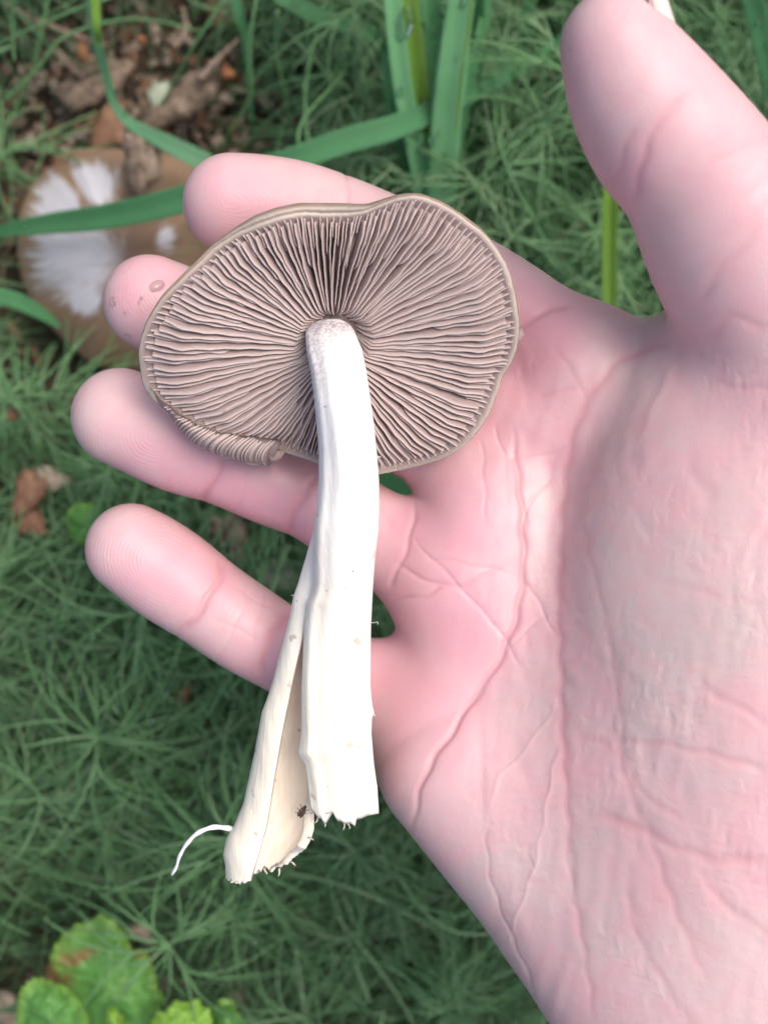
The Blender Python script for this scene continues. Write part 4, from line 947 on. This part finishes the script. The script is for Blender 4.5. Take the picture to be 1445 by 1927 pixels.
# stem, main sheet
def tab(T, y): A = np.array(T, float); return np.interp(y, A[:, 0], A[:, 1])
SL = [(600, 606), (604, 594), (612, 582), (625, 574), (660, 577), (700, 585), (750, 591), (800, 596), (850, 600), (900, 600), (950, 596), (985, 591), (1010, 590), (1050, 589), (1100, 590), (1122, 584), (1135, 577), (1180, 572), (1240, 570), (1300, 567), (1380, 567), (1420, 561), (1428, 569), (1440, 575), (1490, 581), (1520, 584), (1560, 597)]
SR = [(600, 640), (604, 650), (612, 660), (625, 668), (660, 682), (700, 690), (750, 697), (800, 704), (850, 709), (900, 713), (950, 714), (1000, 712), (1050, 706), (1100, 702), (1180, 698), (1290, 697), (1330, 701), (1342, 705), (1350, 700), (1380, 699), (1440, 704), (1480, 710), (1560, 715)]
SD = [(600, .1870), (612, .1850), (625, .1834), (660, .1800), (700, .1780), (760, .1768), (900, .1775), (1000, .1800), (1150, .1845), (1300, .1870), (1560, .1880)]
BE = [(584, 1522), (596, 1540), (603, 1541), (606, 1549), (611, 1550), (614, 1533), (622, 1532), (632, 1529), (636, 1545), (643, 1546), (647, 1552), (651, 1549), (657, 1556), (661, 1542), (670, 1541), (685, 1535), (700, 1533), (714, 1531)]
nY, nC = 130, 190; phi = np.arange(nC)/nC*2*math.pi; V = []; inn = []; greys = []
for j in range(nY):
    v = j/(nY-1)
    for k_, p in enumerate(phi):
        xb = 649+66*math.cos(p); ye = tab(BE, xb)+(0 if math.sin(p) > 0 else -6); y = 600+(ye-600)*v
        L, R = tab(SL, y), tab(SR, y); d = tab(SD, y); cx, a = (L+R)/2, (R-L)/2; rb = a*d/F*np.interp(y, [600, 1000, 1200, 1560], [1, .95, .62, .5])
        c_, s_ = math.cos(p), math.sin(p); ex = np.interp(y, [900, 1250], [1, .72]); sx = math.copysign(abs(c_)**ex, c_); sz = math.copysign(abs(s_)**ex, s_)
        if s_ < 0: sz *= np.interp(y, [1000, 1200], [1, .45])
        q = W(cx+a*sx, y, d); q = q+np.array([0, 0, rb*sz]); q[2] += .00022*math.sin(y*.021+p*2)+.00014*math.sin(p*9+y*.004); q[:2] *= (H-q[2])/d if s_ > 0 else 1; V.append(q); inn.append(.35*max(0, (v-.985)/.015)); greys.append(float((np.clip(1.1-(y-605)/130-.5*(c_+.3), 0, 1)+np.clip(1.6-(y-600)/22, 0, 1.2))+.5*np.clip(1-(y-605)/330, 0, 1)*np.clip(-c_-.3, 0, 1)))
Fl = [tuple(f)[::-1] for f in grid_faces(nY, nC, wrap_v=True)]
b0 = (nY-1)*nC; V.append(np.mean(V[b0:b0+nC], 0)+np.array([0, .0035, 0])); inn.append(.6); greys.append(0); Fl += [(b0+i, b0+(i+1) % nC, len(V)-1) for i in range(nC)]; Fl += [tuple(range(nC))]
stem = adopt(link('stem', mesh('stem', V, Fl, {'inner': inn, 'stem_grey': greys}), MAT['stem']), mush)
# peeled hollow strip
TL = [(985, 594), (1000, 589), (1050, 575), (1100, 560), (1122, 552), (1156, 546), (1220, 529), (1283, 513), (1319, 501), (1339, 493), (1416, 479), (1462, 469), (1512, 458), (1555, 440), (1578, 426), (1608, 420), (1628, 424), (1670, 426)]
TI = [(985, 612), (1050, 604), (1100, 592), (1143, 577), (1210, 566), (1276, 549), (1326, 539), (1389, 526), (1462, 513), (1555, 499), (1608, 486), (1658, 466), (1670, 462)]
TR = [(985, 640), (1100, 640), (1300, 610), (1480, 596), (1528, 592), (1560, 592), (1580, 586), (1602, 573), (1620, 565), (1670, 545)]
TE = [(424, 1652), (434, 1656), (450, 1662), (466, 1659), (473, 1655), (480, 1650), (499, 1641), (505, 1642), (510, 1634), (518, 1636), (523, 1632), (526, 1644), (533, 1633), (545, 1629), (556, 1624), (563, 1612), (572, 1600), (580, 1588), (587, 1574), (592, 1560)]
TD = [(985, .186), (1150, .1885), (1300, .1915), (1500, .193), (1670, .192)]
nY, nO = 120, 110; V = []; inn = []
for j in range(nY):
    v = j/(nY-1)
    for half in (0, 1):
        for k_ in range(nO):
            f = k_/(nO-1); f = f if half == 0 else 1-f
            y0 = 985; yb = 1650
            # column place at the bottom decides its torn length
            Lb, Rb, Ib = 424, 575, 466; ab = (Rb-Lb)/2; cxb = (Lb+Rb)/2; ps = math.acos(np.clip((Ib-cxb)/ab, -1, 1)); pe = math.radians(352)
            pb = ps+(pe-ps)*f; xb = cxb+ab*math.cos(pb)
            ye = tab(TE, xb)-(3 if half else 0)+1.6*math.sin(k_*1.1)+1.3*math.sin(k_*2.6)+rng.normal(0, .8)*(half == 0); y = y0+(ye-y0)*v
            L, R, I, d = tab(TL, y), tab(TR, y), tab(TI, y), tab(TD, y); a = (R-L)/2; cx = (L+R)/2
            ps = math.acos(np.clip((I-cx)/a, -.98, .98)); p = ps+(pe-ps)*f; th = np.interp(y, [985, 1300, 1660], [10, 17, 20])
            ar = a if half == 0 else a-th; bz_ = min(a, 62)*d/F*(.85 if half == 0 else .85*(a-th*.8)/a)
            q = W(cx+ar*math.cos(p), y, d)+np.array([0, 0, bz_*math.sin(p)]); q[2] += .00008*math.sin(y*.03+p*4)+(.00005*math.sin(y*.11+p*11)*v); 
            q[:2] *= (H-q[2])/d; V.append(q); inn.append(0.0 if half == 0 else float(np.clip(.5+.5*math.sin(p*3), .55, 1)))
K = 2*nO; Fl = [tuple(f)[::-1] for f in grid_faces(nY, K, wrap_v=True)]
for (r0, fl) in ((0, 1), ((nY-1)*K, 0)):
    for k_ in range(nO-1):
        q = (r0+k_, r0+k_+1, r0+K-2-k_, r0+K-1-k_); Fl.append(q if fl else q[::-1])
strip = link('split_strip', mesh('split_strip', V, Fl, {'inner': inn, 'stem_grey': np.zeros(len(V))}), MAT['stem'], stem); strip['label'] = 'hollow strip of stem peeled away to the left'
Q = resample(catmull([(438, 1561, .193), (425, 1558, .192), (400, 1557, .191), (372, 1568, .1905), (352, 1588, .191), (338, 1612, .192), (333, 1630, .193), (324, 1646, .194)], 8), 40)
rad = 4.6*.192/F*(1+.12*np.sin(np.arange(40)*.9))*np.linspace(1.15, .6, 40)
link('filament', tube_obj('filament', W(Q[:, 0], Q[:, 1], Q[:, 2]), rad, MAT['filament'], 8).data, None, stem); bpy.data.objects.remove([o for o in SC.objects if o.name == 'filament'][0])
for o in SC.objects:
    if o.name.startswith('filament'): o.name = 'filament'
def stem_front(px, py):
    L, R, d = tab(SL, py), tab(SR, py), tab(SD, py); a = (R-L)/2; x = (px-(L+R)/2)/a
    zz = a*d/F*np.interp(py, [600, 1000, 1200, 1560], [1, .95, .62, .5])*math.sqrt(max(0, 1-x*x)); return W(px, py, d-zz-.0001)
for (px, py, s_) in [(612, 765, 1.8), (604, 1388, 2), (682, 1250, 1.5), (652, 1108, 1.5), (655, 1095, 1.2), (690, 768, 1), (664, 1075, 1.6), (618, 1480, 1)]:
    V, Fl2 = chip_mesh(rng, s_*.18/F*.5*2, s_*.18/F*.7, .00008, 8); o = link('speck', mesh('speck', V+stem_front(px, py), Fl2), MAT['speck'], stem)
Q = resample(catmull([(697, 1171, .183), (704, 1172, .182), (710, 1170, .181), (711, 1175, .181)], 5), 8)
tube = tube_obj('loose_fibre', W(Q[:, 0], Q[:, 1], Q[:, 2]), np.full(8, .00006), MAT['filament'], 5, stem)
for (px, py, a, L) in [(611, 1548, -80, 9), (648, 1550, -95, 12), (656, 1552, -70, 9), (663, 1540, -60, 7), (526, 1640, -100, 10), (500, 1640, -60, 6), (552, 1625, -50, 7), (585, 1578, -30, 8), (590, 1530, 20, 7), (597, 1543, -120, 7), (436, 1657, -100, 5), (566, 1420, 190, 7), (702, 1345, -20, 6), (553, 1121, 170, 5), (600, 857, 175, 7), (713, 860, 10, 4)]:
    a = math.radians(a); d = tab(SD, py) if px > 600 else .192; P_ = [W(px+math.cos(a)*L*t_+1.5*math.sin(5*t_), py-math.sin(a)*L*t_, d-.0012*t_) for t_ in (-.5, 0, .5, 1)]
    tube_obj('torn_fibre', P_, np.array([.00022, .00018, .00011, .00003]), MAT['stem'], 5, stem)
# tiny insect inside the hollow strip
bt = empty('beetle', tuple(W(569, 1526, .1915))); tag(bt, 'tiny glossy dark brown beetle sitting inside the hollow split stem', 'beetle')
bt.rotation_euler.z = math.radians(58); bt.scale = (1.4, 1.4, 1.4)
def ell(name, c, rx, ry, rz, mat, parent, n1=14, n2=10):
    V = [(c[0], c[1], c[2]+rz)]; V = []
    for i in range(n2):
        t = math.pi*(i+.5)/n2
        for j in range(n1): p = 2*math.pi*j/n1; V.append((c[0]+rx*math.cos(t), c[1]+ry*math.sin(t)*math.cos(p), c[2]+rz*math.sin(t)*math.sin(p)))
    Fl = [tuple(f) for f in grid_faces(n2, n1, wrap_v=True)]+[tuple(range(n1))[::-1], tuple(range((n2-1)*n1, n2*n1))]
    return link(name, mesh(name, V, Fl), MAT[mat], parent)
ell('wing_case', (-.0001, .00018, .0005), .00068, .00026, .00036, 'shell', bt); ell('wing_case', (-.0001, -.00018, .0005), .00068, .00026, .00036, 'shell', bt)
ell('head', (.0007, 0, .0004), .00022, .00022, .0002, 'shell', bt)
for sx in (-.0004, 0, .0004):
    for sy in (-1, 1): tube_obj('leg', [(sx, sy*.0002, .0003), (sx*1.3, sy*.0005, .0003), (sx*1.5, sy*.0007, 0)], [.00004]*3, MAT['shell'], 5, bt)

# ------------------------------------------------------------------ water drops
dome = []
n1, n2 = 16, 7
for i in range(n2):
    t = (i/(n2-1))*math.pi/2
    for j in range(n1): p = 2*math.pi*j/n1; dome.append((math.cos(p)*math.cos(t*.97), math.sin(p)*math.cos(t*.97), math.sin(t)*.8))
dm = mesh('water_drop', dome, [tuple(f)[::-1] for f in grid_faces(n2, n1, wrap_v=True)]+[tuple(range(n1))[::-1], tuple(range((n2-1)*n1, n2*n1))])
dm.materials.append(MAT['water']); dm.polygons.foreach_set('use_smooth', np.ones(len(dm.polygons), bool))
dg = bpy.context.evaluated_depsgraph_get(); dg.update()
def drop(px, py, rpx, label, group, stretch=1.0):
    v = Vector(W(px, py, 1.0))-Vector((0, 0, H)); hit, loc, nn, fi, ob, mt = SC.ray_cast(dg, Vector((0, 0, H)), v.normalized())
    if not hit: return
    d = H-loc.z; o = bpy.data.objects.new('water_drop', dm); SC.collection.objects.link(o); r = rpx*d/F
    if nn.z < 0: nn = -nn
    o.location = loc-nn*r*.12; o.scale = (r, r*stretch, r*.8); o.rotation_euler = nn.to_track_quat('Z', 'Y').to_euler()
    tag(o, label, 'water drop', group)
drop(213, 568, 9, 'round water drop on the left side of the middle finger tip', 'water drops on the middle finger')
drop(296, 538, 11, 'largest irregular water drop near the cap on the middle finger tip', 'water drops on the middle finger', 1.5)
drop(266, 562, 4, 'tiny water bead in the middle of the middle finger tip', 'water drops on the middle finger')
drop(262, 570, 3, 'tiniest water bead in the middle of the middle finger tip', 'water drops on the middle finger')
drop(236, 588, 3.5, 'tiny low water bead on the middle finger tip', 'water drops on the middle finger')
drop(241, 632, 7, 'water drop at the lower edge of the middle finger tip', 'water drops on the middle finger')
drop(405, 899, 3, 'tiny water bead by the first joint of the ring finger', 'water drops on the ring finger')
DL = {}
for (px, py, s_, st) in [(760, 45, 12, 2.2), (829, 20, 6, 1.5), (872, 5, 7, 1.5), (828, 58, 4, 1.6), (750, 172, 7, 1.6), (806, 140, 6, 1.3), (818, 170, 3, 2), (803, 195, 5, 2), (802, 270, 7, 1.2), (813, 262, 7, 1.6), (795, 275, 5, 1), (784, 262, 4, 1), (743, 205, 3, 1.5), (778, 345, 4, 1), (859, 108, 3, 2), (845, 200, 3, 1), (826, 250, 3, 1.2), (818, 340, 4, 1)]:
    side = 'left' if px < 785 else 'middle' if px < 822 else 'right'; hgt = 'at the top edge' if py < 70 else 'in the upper half' if py < 180 else 'at mid height' if py < 240 else 'low down'
    siz = 'large long' if s_*st > 15 else 'medium' if s_ > 5 else 'tiny'
    lb = f'{siz} water drop {hgt} on the {side} of the tuft'; DL[(px, py)] = lb
    drop(px, py, s_*1.3, lb, 'water drops on the upright grass tuft', st)
from collections import Counter
cnt_ = Counter(o['label'] for o in SC.objects if o.name.startswith('water_drop')); seen_ = Counter()
for o in sorted([o for o in SC.objects if o.name.startswith('water_drop') and cnt_[o['label']] > 1], key=lambda o: -o.location.y):
    l0 = o['label']; seen_[l0] += 1; o['label'] = l0+', '+['upper', 'lower', 'lowest'][seen_[l0]-1]+' one'
drop(422, 775, 4, 'small water bead among the gills left of the stem', 'water beads on the gills')
r = np.random.default_rng(17); VV, FF, off = [], [], 0; dome_a = np.array(dome); df = grid_faces(n2, n1, wrap_v=True)
for i in range(420):
    px, py = r.uniform(0, 1445), r.uniform(0, 1927)
    v = Vector(W(px, py, 1.0))-Vector((0, 0, H)); hit, loc, nn, fi, ob, mt = SC.ray_cast(dg, Vector((0, 0, H)), v.normalized())
    if not hit or ob is None or not (ob.name.startswith(('whorl', 'horsetail_thicket', 'fine_grass', 'thin_grass', 'grass'))): continue
    q = r.uniform(.0005, .0011); S3 = np.array(dome_a)*q; VV.append(np.vstack([S3, S3*[1, 1, -1]])+np.array(loc)); FF.append(df[:, ::-1]+off); FF.append(df+off+len(dome_a)); off += 2*len(dome_a)
o = link('dew', mesh('dew', np.vstack(VV), np.vstack(FF)), MAT['water']); tag(o, 'scattered dew drops on the horsetail branches', 'dew', kind='stuff')
